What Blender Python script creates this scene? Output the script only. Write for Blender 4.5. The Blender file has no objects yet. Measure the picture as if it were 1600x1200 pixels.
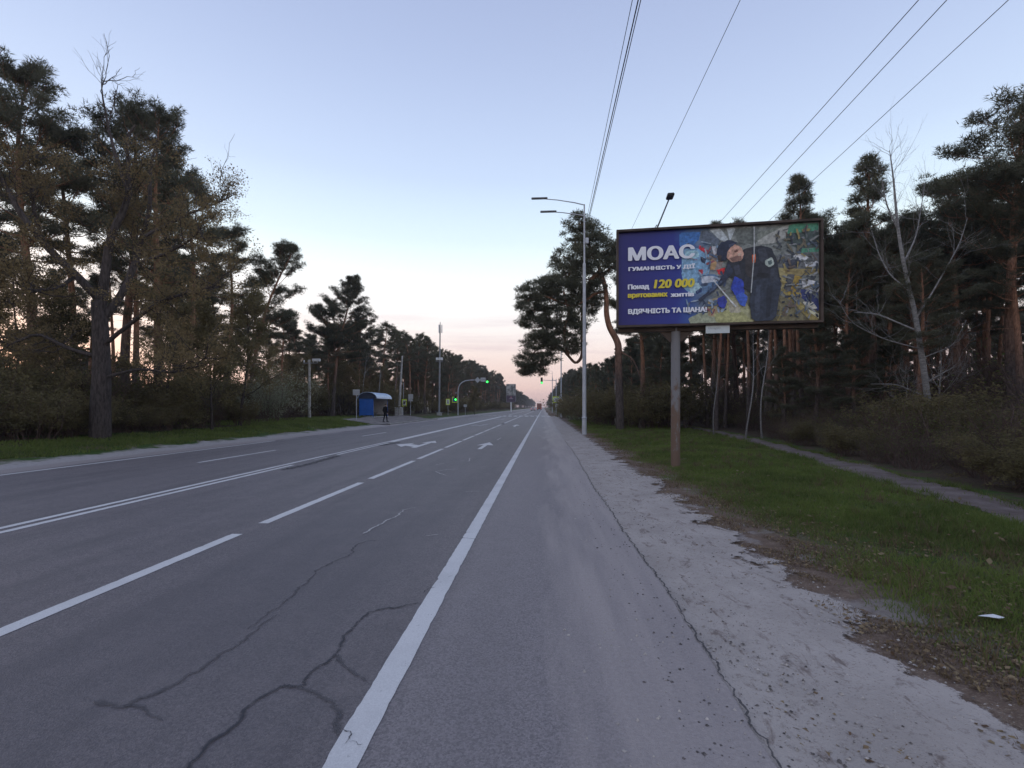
import bpy, bmesh, math, random
import numpy as np
from mathutils import Vector, Matrix
R = math.radians
scene = bpy.context.scene
COL = scene.collection

# ------------------------------------------------------------------ camera
F, HZ, EYE = 760.0, 636.0, 1.65            # focal length and horizon in pixels of the 1600 px photograph, eye height in m
PSI = math.atan(49.0 / F)                  # the camera looks a little to the left of the road's direction
cam_data = bpy.data.cameras.new('camera')
cam_data.sensor_width = 36.0; cam_data.sensor_fit = 'HORIZONTAL'
cam_data.lens = 36.0 * F / 1600.0
cam_data.shift_y = (HZ - 600.0) / 1600.0
cam_data.clip_end = 6000.0; cam_data.clip_start = 0.05
cam = bpy.data.objects.new('camera', cam_data); COL.objects.link(cam)
cam.location = (0, 0, EYE); cam.rotation_euler = (math.pi / 2, 0, PSI)
scene.camera = cam

# ------------------------------------------------------------------ sky, sun, exposure
SUN_AZ = R(-52)                            # from the road's direction, negative = to the left
SUN_EL = R(1.5)
HAZE = .0004                               # density of the evening haze per metre
world = bpy.data.worlds.new('World'); scene.world = world; world.use_nodes = True
nt = world.node_tree; nt.nodes.clear()
def wn(t, **k):
    n = nt.nodes.new(t)
    for a, b in k.items(): setattr(n, a, b)
    return n
def wl(a, b): nt.links.new(a, b)
out = wn('ShaderNodeOutputWorld'); bg = wn('ShaderNodeBackground'); wl(bg.outputs[0], out.inputs[0])
sky = wn('ShaderNodeTexSky', sky_type='NISHITA', sun_disc=False, sun_elevation=SUN_EL, sun_rotation=SUN_AZ, air_density=1.0, dust_density=1.2, ozone_density=2.5)
tc = wn('ShaderNodeTexCoord'); sep = wn('ShaderNodeSeparateXYZ'); wl(tc.outputs['Generated'], sep.inputs[0])
ramp = wn('ShaderNodeValToRGB'); wl(sep.outputs['Z'], ramp.inputs[0])
cr = ramp.color_ramp; cr.interpolation = 'B_SPLINE'
stops = [(0.0, (.72, .50, .48)), (.047, (.82, .62, .61)), (.09, (.89, .70, .67)), (.13, (.95, .82, .79)), (.175, (.99, .94, .92)), (.225, (1.02, 1.0, .99)), (.27, (.93, 1.0, 1.03)), (.32, (.76, .92, 1.03)), (.42, (.60, .72, .96)), (.62, (.40, .475, .71)), (.8, (.33, .39, .60)), (1.0, (.29, .34, .53))]
cr.elements[0].position = 0; cr.elements[0].color = (*stops[0][1], 1)
cr.elements[1].position = 1; cr.elements[1].color = (*stops[-1][1], 1)
for p, c in stops[1:-1]:
    e = cr.elements.new(p); e.color = (*c, 1)
# thin streaks of evening cloud low over the horizon
mp = wn('ShaderNodeMapping'); mp.inputs['Scale'].default_value = (2.2, 2.2, 30.0); wl(tc.outputs['Generated'], mp.inputs[0])
cn = wn('ShaderNodeTexNoise'); cn.inputs['Scale'].default_value = 1.6; cn.inputs['Detail'].default_value = 5; cn.inputs['Roughness'].default_value = .55; wl(mp.outputs[0], cn.inputs[0])
cm = wn('ShaderNodeMapRange'); cm.inputs[1].default_value = .5; cm.inputs[2].default_value = .72; wl(cn.outputs[0], cm.inputs[0])
cz = wn('ShaderNodeMapRange'); cz.inputs[1].default_value = .26; cz.inputs[2].default_value = .10; cz.inputs[3].default_value = 0; cz.inputs[4].default_value = .55; wl(sep.outputs['Z'], cz.inputs[0])
cmul = wn('ShaderNodeMath', operation='MULTIPLY'); wl(cm.outputs[0], cmul.inputs[0]); wl(cz.outputs[0], cmul.inputs[1])
cmix = wn('ShaderNodeMixRGB'); cmix.inputs[2].default_value = (.66, .50, .55, 1); wl(cmul.outputs[0], cmix.inputs[0]); wl(ramp.outputs[0], cmix.inputs[1])
nmul = wn('ShaderNodeMixRGB', blend_type='MULTIPLY'); nmul.inputs[0].default_value = 1; nmul.inputs[2].default_value = (.09, .085, .08, 1); wl(sky.outputs[0], nmul.inputs[1])
add = wn('ShaderNodeMixRGB', blend_type='ADD'); add.inputs[0].default_value = 1
wl(cmix.outputs[0], add.inputs[1]); wl(nmul.outputs[0], add.inputs[2])
wl(add.outputs[0], bg.inputs[0]); bg.inputs[1].default_value = 0.95

sun_data = bpy.data.lights.new('sun', 'SUN'); sun_data.energy = .4; sun_data.angle = R(18); sun_data.color = (1, .72, .5)
sun = bpy.data.objects.new('sun', sun_data); COL.objects.link(sun)
sdir = Vector((math.sin(SUN_AZ) * math.cos(R(5)), math.cos(SUN_AZ) * math.cos(R(5)), math.sin(R(5))))
sun.rotation_euler = sdir.to_track_quat('Z', 'Y').to_euler(); sun.location = (-60, 60, 40)
scene.cycles.max_bounces = 5; scene.cycles.diffuse_bounces = 3; scene.cycles.glossy_bounces = 2; scene.cycles.transmission_bounces = 3; scene.cycles.volume_bounces = 0; scene.cycles.transparent_max_bounces = 8
vs = scene.view_settings
vs.view_transform = 'Standard'; vs.look = 'None'; vs.exposure = 0.1; vs.gamma = 1.0; vs.use_curve_mapping = False

# ------------------------------------------------------------------ measuring helpers
CP, SP = math.cos(PSI), math.sin(PSI)
def W(px, py, Z):
    """point of the place seen at photograph pixel (px, py) and Z metres deep"""
    xc = (px - 800.0) / F * Z
    return Vector((xc * CP - Z * SP, xc * SP + Z * CP, EYE + (HZ - py) / F * Z))
def G(px, py, z=0.0):
    return W(px, py, F * (EYE - z) / (py - HZ))
def sm(a, b, x):
    t = np.clip((np.asarray(x, float) - a) / (b - a), 0, 1); return t * t * (3 - 2 * t)
def gz(x, y):
    """height of the terrain"""
    x = np.asarray(x, float); y = np.asarray(y, float)
    z = -.03 + .10 * sm(2.6, 6, x) + .35 * sm(9, 22, x) + .50 * sm(-14.6, -19.5, x)
    m = sm(2.6, 4.5, x) + sm(-15, -17, x)
    z = z + m * (.035 * np.sin(x * 1.3 + y * .7) * np.sin(y * .9 - x * .4) + .02 * np.sin(x * 3.1 - y * 2.3))
    return z
def gzf(x, y): return float(gz(x, y))

# ------------------------------------------------------------------ tags
def tag(o, label=None, cat=None, group=None, kind=None):
    if label: o['label'] = label
    if cat: o['category'] = cat
    if group: o['group'] = group
    if kind: o['kind'] = kind
    return o
def empty(name, loc=(0, 0, 0), rz=0, scale=1, label=None, cat=None, group=None):
    o = bpy.data.objects.new(name, None); COL.objects.link(o)
    o.location = loc; o.rotation_euler = (0, 0, rz); o.scale = (scale,) * 3 if not hasattr(scale, '__len__') else scale
    o.empty_display_size = .2
    return tag(o, label, cat, group)
def link(name, me, mat=None, parent=None, loc=None, rot=None):
    o = bpy.data.objects.new(name, me); COL.objects.link(o)
    if mat is not None and len(me.materials) == 0: me.materials.append(mat)
    if parent: o.parent = parent
    if loc is not None: o.location = loc
    if rot is not None: o.rotation_euler = rot
    return o
def copy_tree(o, parent=None):
    c = o.copy(); COL.objects.link(c); c.parent = parent
    for ch in o.children: copy_tree(ch, c)
    return c

# ------------------------------------------------------------------ materials
class NT:
    def __init__(s, name):
        s.m = bpy.data.materials.new(name); s.m.use_nodes = True
        s.t = s.m.node_tree; s.n = s.t.nodes; s.b = s.n['Principled BSDF']; s.o = s.n['Material Output']
        s.tc = s.n.new('ShaderNodeTexCoord'); s.geo = s.n.new('ShaderNodeNewGeometry')
    def new(s, t, **k):
        n = s.n.new(t)
        for a, b in k.items(): setattr(n, a, b)
        return n
    def l(s, a, b): s.t.links.new(a, b)
    def pos(s): return s.geo.outputs['Position']
    def objc(s): return s.tc.outputs['Object']
    def scl(s, v, sc):
        m = s.new('ShaderNodeMapping'); m.inputs['Scale'].default_value = sc; s.l(v, m.inputs[0]); return m.outputs[0]
    def noise(s, v, scale, detail=4, rough=.55, dist=0):
        n = s.new('ShaderNodeTexNoise'); n.inputs['Scale'].default_value = scale; n.inputs['Detail'].default_value = detail
        n.inputs['Roughness'].default_value = rough; n.inputs['Distortion'].default_value = dist; s.l(v, n.inputs[0]); return n.outputs[0]
    def rng(s, v, a, b, c=0, d=1):
        n = s.new('ShaderNodeMapRange'); s.l(v, n.inputs[0])
        for i, x in enumerate((a, b, c, d)): n.inputs[i + 1].default_value = x
        return n.outputs[0]
    def math(s, op, a, b=None):
        n = s.new('ShaderNodeMath', operation=op)
        for i, x in enumerate((a, b)):
            if x is None: continue
            if isinstance(x, (int, float)): n.inputs[i].default_value = x
            else: s.l(x, n.inputs[i])
        return n.outputs[0]
    def mix(s, f, a, b, blend='MIX'):
        n = s.new('ShaderNodeMixRGB', blend_type=blend)
        for i, x in enumerate((f, a, b)):
            if isinstance(x, (int, float)): n.inputs[i].default_value = x
            elif isinstance(x, tuple): n.inputs[i].default_value = (*x[:3], 1)
            else: s.l(x, n.inputs[i])
        return n.outputs[0]
    def xyz(s, v):
        n = s.new('ShaderNodeSeparateXYZ'); s.l(v, n.inputs[0]); return n.outputs
    def col(s, v):
        if isinstance(v, tuple): s.b.inputs['Base Color'].default_value = (*v[:3], 1)
        else: s.l(v, s.b.inputs['Base Color'])
    def rough(s, r): s.b.inputs['Roughness'].default_value = r
    def spec(s, r): s.b.inputs['Specular IOR Level'].default_value = r
    def bump(s, h, strength=.4, dist=.01):
        n = s.new('ShaderNodeBump'); n.inputs['Strength'].default_value = strength; n.inputs['Distance'].default_value = dist
        s.l(h, n.inputs['Height']); s.l(n.outputs[0], s.b.inputs['Normal'])

def simple(name, c, rough=.6, metal=0, var=.18, scale=6, spec=.4):
    t = NT(name); v = t.noise(t.objc(), scale, 4)
    t.col(t.mix(t.rng(v, .35, .7), tuple(x * (1 - var) for x in c), tuple(min(1, x * (1 + var)) for x in c)))
    t.rough(rough); t.b.inputs['Metallic'].default_value = metal; t.spec(spec); return t.m
def emit(name, c, strength):
    t = NT(name); t.col(tuple(x * .3 for x in c)); t.b.inputs['Emission Color'].default_value = (*c, 1); t.b.inputs['Emission Strength'].default_value = strength; return t.m
def foliage(name, c1, c2, c3, trans=.25, nscale=.9):
    """c1/c2: light and dark clumps, c3: colour of the odd leaf"""
    t = NT(name)
    n = t.noise(t.objc(), nscale, 3)
    c = t.mix(t.rng(n, .38, .62), c1, c2)
    ri = t.geo.outputs['Random Per Island']
    c = t.mix(t.math('MULTIPLY', ri, .55), c, c3)
    oi = t.new('ShaderNodeObjectInfo')
    c = t.mix(1.0, c, t.mix(oi.outputs['Random'], (.72, .72, .72), (1.25, 1.2, 1.15)), 'MULTIPLY')
    d = t.new('ShaderNodeBsdfDiffuse'); tr = t.new('ShaderNodeBsdfTranslucent'); mx = t.new('ShaderNodeMixShader'); mx.inputs[0].default_value = trans
    t.l(c, d.inputs[0]); t.l(c, tr.inputs[0]); t.l(d.outputs[0], mx.inputs[1]); t.l(tr.outputs[0], mx.inputs[2]); t.l(mx.outputs[0], t.o.inputs[0])
    return t.m
def bark(name, low, high, z0, z1, crack=.55, sc=(7, 7, 1.6)):
    t = NT(name)
    v = t.scl(t.objc(), sc); n = t.noise(v, 2.2, 5, .65)
    z = t.xyz(t.objc())[2]
    zz = t.math('ADD', z, t.rng(t.noise(t.objc(), .8, 3), 0, 1, -1.6, 1.6))
    c = t.mix(t.rng(zz, z0, z1), low, high)
    c = t.mix(1.0, c, t.mix(t.rng(n, .35, .65), (1 - crack,) * 3, (1.2,) * 3), 'MULTIPLY')
    t.col(c); t.rough(.9); t.spec(.15); t.bump(n, .8, .04); return t.m
M = {}
M['pine_bark'] = bark('pine_bark', (.115, .092, .085), (.36, .185, .115), 3.2, 7.5)
M['dark_bark'] = bark('dark_bark', (.085, .07, .066), (.10, .082, .075), 2, 8)
M['birch_bark'] = bark('birch_bark', (.20, .185, .178), (.30, .285, .275), .5, 5, .4, (3, 3, 7))
M['grey_twig'] = simple('grey_twig', (.26, .225, .21), .9, spec=.1)
M['brown_twig'] = simple('brown_twig', (.115, .078, .068), .9, spec=.1)
M['needles'] = foliage('needles', (.145, .15, .105), (.085, .097, .073), (.19, .18, .12), .45)
M['needles_far'] = foliage('needles_far', (.125, .125, .085), (.08, .085, .062), (.16, .14, .10), nscale=.25)
M['young_leaf'] = foliage('young_leaf', (.25, .19, .10), (.17, .135, .078), (.30, .23, .12), .42)
M['green_leaf'] = foliage('green_leaf', (.125, .165, .055), (.075, .10, .038), (.18, .2, .07), .42)
M['olive_leaf'] = foliage('olive_leaf', (.19, .16, .085), (.12, .108, .064), (.23, .2, .10), .42)
M['brown_leaf'] = foliage('brown_leaf', (.125, .08, .06), (.078, .052, .043), (.15, .11, .065), .3)
M['blossom'] = foliage('blossom', (.34, .35, .22), (.16, .19, .09), (.55, .53, .44), .35)
M['grass'] = foliage('grass', (.15, .215, .055), (.088, .135, .04), (.23, .235, .09), .4, .7)
M['dry_grass'] = foliage('dry_grass', (.19, .14, .085), (.12, .085, .058), (.28, .22, .14), .2, .8)
M['litter'] = foliage('litter', (.2, .13, .085), (.13, .085, .062), (.45, .37, .22), .1, 1.5)
M['galv'] = simple('galvanised_steel', (.5, .51, .54), .5, .2, .12, 3)
M['galv_dark'] = simple('dull_steel', (.26, .265, .28), .55, .3, .15, 3)
M['concrete'] = simple('concrete', (.42, .40, .38), .9, 0, .22, 4, .2)
M['white_paint'] = simple('white_painted_metal', (.72, .72, .72), .5, 0, .08, 5)
M['sign_grey'] = simple('sign_back_metal', (.42, .43, .45), .5, .3, .1, 4)
M['blue_paint'] = simple('blue_painted_metal', (.015, .11, .42), .5, 0, .1, 2)
M['roof_metal'] = simple('pale_blue_roof_sheet', (.44, .56, .74), .4, .1, .08, 3)
M['cream'] = simple('pale_inner_panel', (.42, .39, .37), .8, 0, .12, 3)
M['black'] = simple('black_plastic', (.02, .02, .022), .5)
M['cable'] = simple('cable_sheath', (.028, .03, .045), .7)
M['cable_grey'] = simple('grey_wire', (.11, .12, .17), .6)
M['yellow'] = simple('fluorescent_yellow_sheet', (.74, .9, .04), .45, 0, .05)
M['amber'] = simple('amber_sign_sheet', (.72, .40, .03), .45, 0, .05)
M['sign_ink'] = simple('sign_ink', (.03, .03, .035), .5)
M['sign_blue'] = simple('sign_blue_sheet', (.03, .10, .45), .45)
M['green_on'] = emit('green_lamp', (.03, 1.0, .09), 5.0)
M['dark_lens'] = simple('dark_lens', (.03, .025, .025), .25)
M['rubber'] = simple('rubber', (.02, .02, .02), .85)
M['glass'] = simple('dark_glass', (.03, .035, .04), .08, 0, .05)
M['car_white'] = simple('white_car_paint', (.62, .62, .63), .3, 0, .04)
M['truck_red'] = simple('rust_red_tarpaulin', (.30, .115, .075), .7, 0, .2, 2)
M['tail'] = emit('tail_lamp', (1.0, .12, .05), 1.2)
M['cloth_black'] = simple('black_cloth', (.012, .012, .014), .95, 0, .3, 12, .1)
M['cloth_navy'] = simple('dark_navy_cloth', (.016, .017, .024), .95, 0, .3, 12, .1)
M['skin'] = simple('skin', (.42, .26, .19), .6)
M['hair'] = simple('dark_hair', (.025, .02, .017), .8)

# ------------------------------------------------------------------ mesh helpers
class MB:
    def __init__(s): s.v = []; s.f = []
    def add(s, vs, fs):
        o = len(s.v); s.v += [tuple(v) for v in vs]; s.f += [tuple(i + o for i in f) for f in fs]; return s
    def box(s, c, d, rz=0):
        cx, cy, cz = c; x, y, z = (q / 2 for q in d); ca, sa = math.cos(rz), math.sin(rz)
        vs = [(cx + a * x * ca - b * y * sa, cy + a * x * sa + b * y * ca, cz + e * z) for e in (-1, 1) for a, b in ((-1, -1), (1, -1), (1, 1), (-1, 1))]
        return s.add(vs, [(3, 2, 1, 0), (4, 5, 6, 7), (0, 1, 5, 4), (1, 2, 6, 5), (2, 3, 7, 6), (3, 0, 4, 7)])
    def bevbox(s, c, d, b=.02):
        """box with chamfered vertical and horizontal edges"""
        bm = bmesh.new(); bmesh.ops.create_cube(bm, size=1)
        for v in bm.verts: v.co = Vector((v.co.x * d[0] + c[0], v.co.y * d[1] + c[1], v.co.z * d[2] + c[2]))
        bmesh.ops.bevel(bm, geom=list(bm.edges), offset=b, segments=2, affect='EDGES')
        bm.verts.index_update()
        s.add([v.co for v in bm.verts], [[v.index for v in f.verts] for f in bm.faces]); bm.free(); return s
    def tube(s, path, rad, k=8, cap=True):
        V, T = tube_np(np.array([tuple(p) for p in path], float), np.array(rad if hasattr(rad, '__len__') else [rad] * len(path), float), k)
        o = len(s.v); s.v += [tuple(v) for v in V.tolist()]; s.f += [tuple(i + o for i in t) for t in T.tolist()]
        if cap:
            n = len(path); s.f += [tuple(o + i for i in reversed(range(k))), tuple(o + (n - 1) * k + i for i in range(k))]
        return s
    def prism(s, pts, ax, a, b):
        """outline pts in a plane, pushed out along axis ax from a to b"""
        def p3(p, t): return {0: (t, p[0], p[1]), 1: (p[0], t, p[1]), 2: (p[0], p[1], t)}[ax]
        n = len(pts)
        return s.add([p3(p, a) for p in pts] + [p3(p, b) for p in pts], [tuple(range(n)), tuple(reversed(range(n, 2 * n)))] + [(i, i + n, (i + 1) % n + n, (i + 1) % n) for i in range(n)])
    def ball(s, c, r, k=10):
        bm = bmesh.new(); bmesh.ops.create_uvsphere(bm, u_segments=k, v_segments=max(4, k // 2), radius=1)
        r = r if hasattr(r, '__len__') else (r, r, r); bm.verts.index_update()
        s.add([(v.co.x * r[0] + c[0], v.co.y * r[1] + c[1], v.co.z * r[2] + c[2]) for v in bm.verts], [[v.index for v in f.verts] for f in bm.faces]); bm.free(); return s
    def mesh(s, name, smooth=False):
        me = bpy.data.meshes.new(name); me.from_pydata(s.v, [], s.f)
        bm = bmesh.new(); bm.from_mesh(me); bmesh.ops.recalc_face_normals(bm, faces=bm.faces); bm.to_mesh(me); bm.free()
        if smooth:
            for p in me.polygons: p.use_smooth = True
        return me
    def build(s, name, mat, parent=None, loc=None, rot=None, smooth=False):
        return link(name, s.mesh(name, smooth), mat, parent, loc, rot)
def tube_np(path, rad, k=6):
    n = len(path); t = np.gradient(path, axis=0); t /= np.linalg.norm(t, axis=1)[:, None] + 1e-9
    ref = np.array([1., 0, 0]) if abs(t[:, 0]).mean() < .75 else np.array([0, 0, 1.])
    u = np.cross(t, ref); u /= np.linalg.norm(u, axis=1)[:, None] + 1e-9; w = np.cross(t, u)
    a = np.arange(k) * 2 * math.pi / k
    V = path[:, None, :] + rad[:, None, None] * (u[:, None, :] * np.cos(a)[None, :, None] + w[:, None, :] * np.sin(a)[None, :, None])
    V = V.reshape(-1, 3)
    i = np.arange(n - 1)[:, None] * k; j = np.arange(k)[None, :]; j2 = (j + 1) % k
    A = (i + j).ravel(); B = (i + j2).ravel(); Cc = (i + k + j2).ravel(); D = (i + k + j).ravel()
    return V, np.concatenate([np.stack([A, B, Cc], 1), np.stack([A, Cc, D], 1)])
def np_mesh(name, V, T, smooth=False):
    me = bpy.data.meshes.new(name); V = np.asarray(V, np.float32); T = np.asarray(T, np.int32)
    k = T.shape[1]
    me.vertices.add(len(V)); me.vertices.foreach_set('co', V.ravel())
    me.loops.add(T.size); me.loops.foreach_set('vertex_index', T.ravel())
    me.polygons.add(len(T)); me.polygons.foreach_set('loop_start', np.arange(len(T), dtype=np.int32) * k)
    me.polygons.foreach_set('use_smooth', np.full(len(T), smooth)); me.update(calc_edges=True); return me
class Acc:
    def __init__(s): s.V = []; s.T = []; s.n = 0
    def put(s, V, T): s.V.append(V); s.T.append(T + s.n); s.n += len(V)
    def tube(s, path, rad, k): s.put(*tube_np(np.asarray(path, float), np.asarray(rad, float), k))
    def arr(s): return np.concatenate(s.V), np.concatenate(s.T)
    def mesh(s, name, smooth=False): return np_mesh(name, *s.arr(), smooth)
def nrm(a): return a / (np.linalg.norm(a, axis=-1, keepdims=True) + 1e-9)

# ------------------------------------------------------------------ ground, road, shoulder, path
def grid_lines(parts):
    return np.unique(np.concatenate([np.arange(a, b, st) for a, b, st in parts] + [np.array([parts[-1][1]])]).round(4))
xs = grid_lines([(-2500, -300, 200), (-300, -60, 20), (-60, -22, 2), (-22, 12, .3), (12, 60, 1.5), (60, 300, 20), (300, 2500, 200)])
ys = grid_lines([(-300, -10, 20), (-10, 30, .35), (30, 90, 1.2), (90, 400, 15), (400, 2600, 150)])
XX, YY = np.meshgrid(xs, ys); ZZ = gz(XX, YY)
nx, ny = len(xs), len(ys)
ii = np.arange(nx - 1)[None, :] + (np.arange(ny - 1) * nx)[:, None]
Q = np.stack([ii, ii + 1, ii + nx + 1, ii + nx], -1).reshape(-1, 4)
ground_me = np_mesh('ground', np.stack([XX, YY, ZZ], -1).reshape(-1, 3), Q, True)
t = NT('verge_and_forest_floor')
px = t.xyz(t.pos()); X = px[0]
n1 = t.noise(t.pos(), 1.1, 6, .65); n2 = t.noise(t.pos(), 9, 5, .7); n3 = t.noise(t.pos(), 60, 3, .6); n4 = t.noise(t.pos(), .35, 3)
nn = t.math('ADD', t.rng(n1, .3, .7, -.9, .9), t.rng(n2, .3, .7, -.25, .25))
xw = t.math('ADD', X, nn)
soil = t.mix(t.rng(n2, .35, .65), (.125, .085, .064), (.21, .15, .115))
soil = t.mix(t.rng(n3, .55, .72), soil, (.30, .235, .17))
turf = t.mix(t.rng(n2, .35, .65), (.04, .075, .018), (.075, .115, .032))
turf = t.mix(t.rng(n1, .48, .62), turf, (.13, .10, .062))
forest = t.mix(t.rng(n2, .35, .65), (.065, .047, .035), (.105, .076, .052))
forest = t.mix(t.math('MULTIPLY', t.rng(n4, .45, .62), t.rng(X, 5, -5)), forest, (.05, .07, .024))
sandc = t.mix(t.rng(n2, .35, .65), (.36, .325, .315), (.46, .42, .405))
c = t.mix(t.rng(xw, 3.0, 3.8), soil, turf)
pthn = t.new('ShaderNodeFloatCurve') if False else None
c = t.mix(t.rng(t.math('SUBTRACT', xw, t.rng(px[1], 0, 25, 5.6, 10.6)), .2, .9), c, forest)
patch = t.math('MULTIPLY', t.rng(n1, .54, .60), t.math('MULTIPLY', t.rng(X, 2.0, 2.4), t.rng(X, 3.8, 2.6)))
c = t.mix(t.math('MULTIPLY', patch, .45), c, sandc)
left = t.mix(t.rng(t.math('ADD', X, t.rng(n1, .3, .7, -.5, .5)), -15.9, -15.3), turf, sandc)
left = t.mix(t.rng(t.math('ADD', X, nn), -18.2, -17.2, 1, 0), left, forest)
c = t.mix(t.rng(X, -8, -7.9), left, c)
t.col(c); t.rough(.95); t.spec(.1); t.bump(t.math('ADD', n2, n3), .6, .03)
tag(link('ground', ground_me, t.m), kind='structure')

# ---- asphalt
rys = grid_lines([(-12, 60, 1.0), (60, 1500, 30)])
def wob(y, a, s): return a * (np.sin(y * 1.7 + s) + .6 * np.sin(y * 4.3 + 2 * s) + .35 * np.sin(y * 9.1 + 3 * s))
road_y = grid_lines([(-12, 40, .2), (40, 90, 1), (90, 2200, 40)])
def strip(name, xl, xr, y, z, mat, cols=6):
    xl = np.broadcast_to(xl, y.shape); xr = np.broadcast_to(xr, y.shape)
    f = np.linspace(0, 1, cols + 1)
    Xg = xl[:, None] * (1 - f) + xr[:, None] * f; Yg = np.broadcast_to(y[:, None], Xg.shape)
    Zg = z(Xg, Yg) if callable(z) else np.full(Xg.shape, z)
    a = np.arange(cols)[None, :] + (np.arange(len(y) - 1) * (cols + 1))[:, None]
    return link(name, np_mesh(name, np.stack([Xg, Yg, Zg], -1).reshape(-1, 3), np.stack([a, a + 1, a + cols + 2, a + cols + 1], -1).reshape(-1, 4), True), mat)
t = NT('worn_asphalt')
X, Y, _z = t.xyz(t.pos())
n1 = t.noise(t.pos(), .55, 5, .6); fine = t.noise(t.pos(), 210, 2, .5); mid = t.noise(t.pos(), 38, 3, .6)
streak = t.noise(t.scl(t.pos(), (1.6, .12, 1)), 1.2, 5, .6); blot = t.noise(t.pos(), 2.3, 6, .7)
vor = t.new('ShaderNodeTexVoronoi'); vor.inputs['Scale'].default_value = 115; t.l(t.pos(), vor.inputs[0])
grain = t.noise(t.pos(), 75, 3, .7)
c = t.mix(t.rng(fine, .3, .7), (.135, .12, .118), (.245, .218, .213))
v2 = t.new('ShaderNodeTexVoronoi'); v2.inputs['Scale'].default_value = 95; t.l(t.pos(), v2.inputs[0]); vr = t.xyz(v2.outputs['Color'])[0]
c = t.mix(1.0, c, t.mix(vr, (.66, .66, .66), (1.42, 1.40, 1.38)), 'MULTIPLY')
c = t.mix(t.rng(grain, .52, .68, 0, .55), c, (.085, .077, .078))
c = t.mix(t.rng(grain, .30, .42, .5, 0), c, (.28, .252, .243))
c = t.mix(t.rng(vor.outputs[0], .0, .28, .55, 0), c, (.29, .265, .255))
c = t.mix(t.rng(streak, .42, .66, 0, .5), c, (.11, .099, .10))
c = t.mix(t.rng(blot, .50, .70, 0, .5), c, (.25, .218, .205))
c = t.mix(t.rng(t.noise(t.pos(), 5.5, 6, .75), .54, .68, 0, .55), c, (.115, .102, .104))
lane2 = t.math('MULTIPLY', t.rng(X, -3.9, -3.2), t.rng(X, -1.1, -1.5))
c = t.mix(t.math('MULTIPLY', lane2, t.rng(n1, .3, .7, .2, .5)), c, (.112, .104, .110))
c = t.mix(1.0, c, t.mix(t.rng(X, -1.0, -.9), (.88, .88, .89), (1, 1, 1)), 'MULTIPLY')
c = t.mix(t.rng(X, -.95, -.75, 0, .5), c, t.mix(vr, (.205, .184, .18), (.335, .303, .295)))
# sand blown over the asphalt's outer strip
e1 = t.noise(t.scl(t.pos(), (1.2, .16, 1)), 1.5, 6, .55)
ex = t.math('ADD', X, t.rng(e1, .25, .75, -.6, .6))
dust = t.rng(ex, .0, .42)
dust = t.math('MULTIPLY', dust, t.rng(t.noise(t.scl(t.pos(), (3, .22, 1)), 1.6, 5, .6), .34, .60, .55, 1))
dustc = t.mix(t.rng(mid, .3, .7), (.325, .284, .26), (.40, .35, .32))
dustc = t.mix(t.rng(vor.outputs[0], 0, .22, .4, 0), dustc, (.47, .43, .42))
c = t.mix(t.math('MULTIPLY', dust, .95), c, dustc)
dl = t.rng(t.math('ADD', X, t.rng(e1, .25, .75, -.3, .3)), -13.2, -13.6)
c = t.mix(t.math('MULTIPLY', dl, .8), c, dustc)
c = t.mix(1.0, c, (1.0, .975, 1.0), 'MULTIPLY')
t.col(c); t.rough(.62); t.spec(.5); t.bump(t.math('ADD', grain, vor.outputs[0]), .5, .008)
M['asphalt'] = t.m
road = strip('road', -14.2 + wob(road_y, .05, 1.0), 1.06 + wob(road_y, .012, .3) + .03 * np.sin(road_y * .45), road_y, 0.0, t.m, 24)
tag(road, kind='structure')

# ---- packed sand shoulder, a little lower than the asphalt's broken edge
t = NT('packed_pale_sand')
a1 = t.noise(t.pos(), 1.4, 6, .65); a2 = t.noise(t.scl(t.pos(), (1, .45, 1)), 7, 6, .7, .6); a3 = t.noise(t.pos(), 70, 3, .6)
c = t.mix(t.rng(a1, .35, .65), (.375, .325, .292), (.475, .415, .375))
c = t.mix(t.rng(a2, .56, .66, 0, .85), c, (.19, .145, .125))
a4 = t.noise(t.pos(), 24, 5, .75)
c = t.mix(t.rng(a4, .56, .66, 0, .6), c, (.23, .19, .17))
c = t.mix(t.rng(a3, .62, .7, 0, .7), c, (.16, .125, .105))
c = t.mix(t.rng(a3, .28, .36, .5, 0), c, (.52, .485, .47))
t.col(c); t.rough(.95); t.spec(.12); t.bump(t.math('ADD', a2, a3), .5, .02)
def fade(t, fac):
    tr = t.new('ShaderNodeBsdfTransparent'); mx = t.new('ShaderNodeMixShader'); t.l(fac, mx.inputs[0]); t.l(tr.outputs[0], mx.inputs[1]); t.l(t.b.outputs[0], mx.inputs[2]); t.l(mx.outputs[0], t.o.inputs[0])
ed = t.math('ADD', t.xyz(t.pos())[0], t.math('ADD', t.rng(t.noise(t.pos(), 1.3, 8, .68), .3, .7, -.45, .45), t.rng(t.noise(t.pos(), 16, 4, .7), .3, .7, -.06, .06)))
fade(t, t.rng(ed, 2.36, 2.44, 1, 0))
M['sand'] = t.m
sy = grid_lines([(-2, 22, .05), (22, 60, .2), (60, 90, 1)])
rs = np.random.RandomState(5)
def octave(y, seed, amp):
    r = np.random.RandomState(seed); o = np.zeros_like(y)
    for k in range(7): o += amp * .8 ** k * np.sin(y * (.9 * 1.75 ** k) + r.rand() * 6.28)
    return o
shoulder = strip('shoulder', 1.0, 2.95, sy, lambda x, y: gz(x, y) + .016 + .006 * np.sin(x * 5 + y * 1.3), M['sand'], 10)
tag(shoulder, kind='structure')
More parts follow.
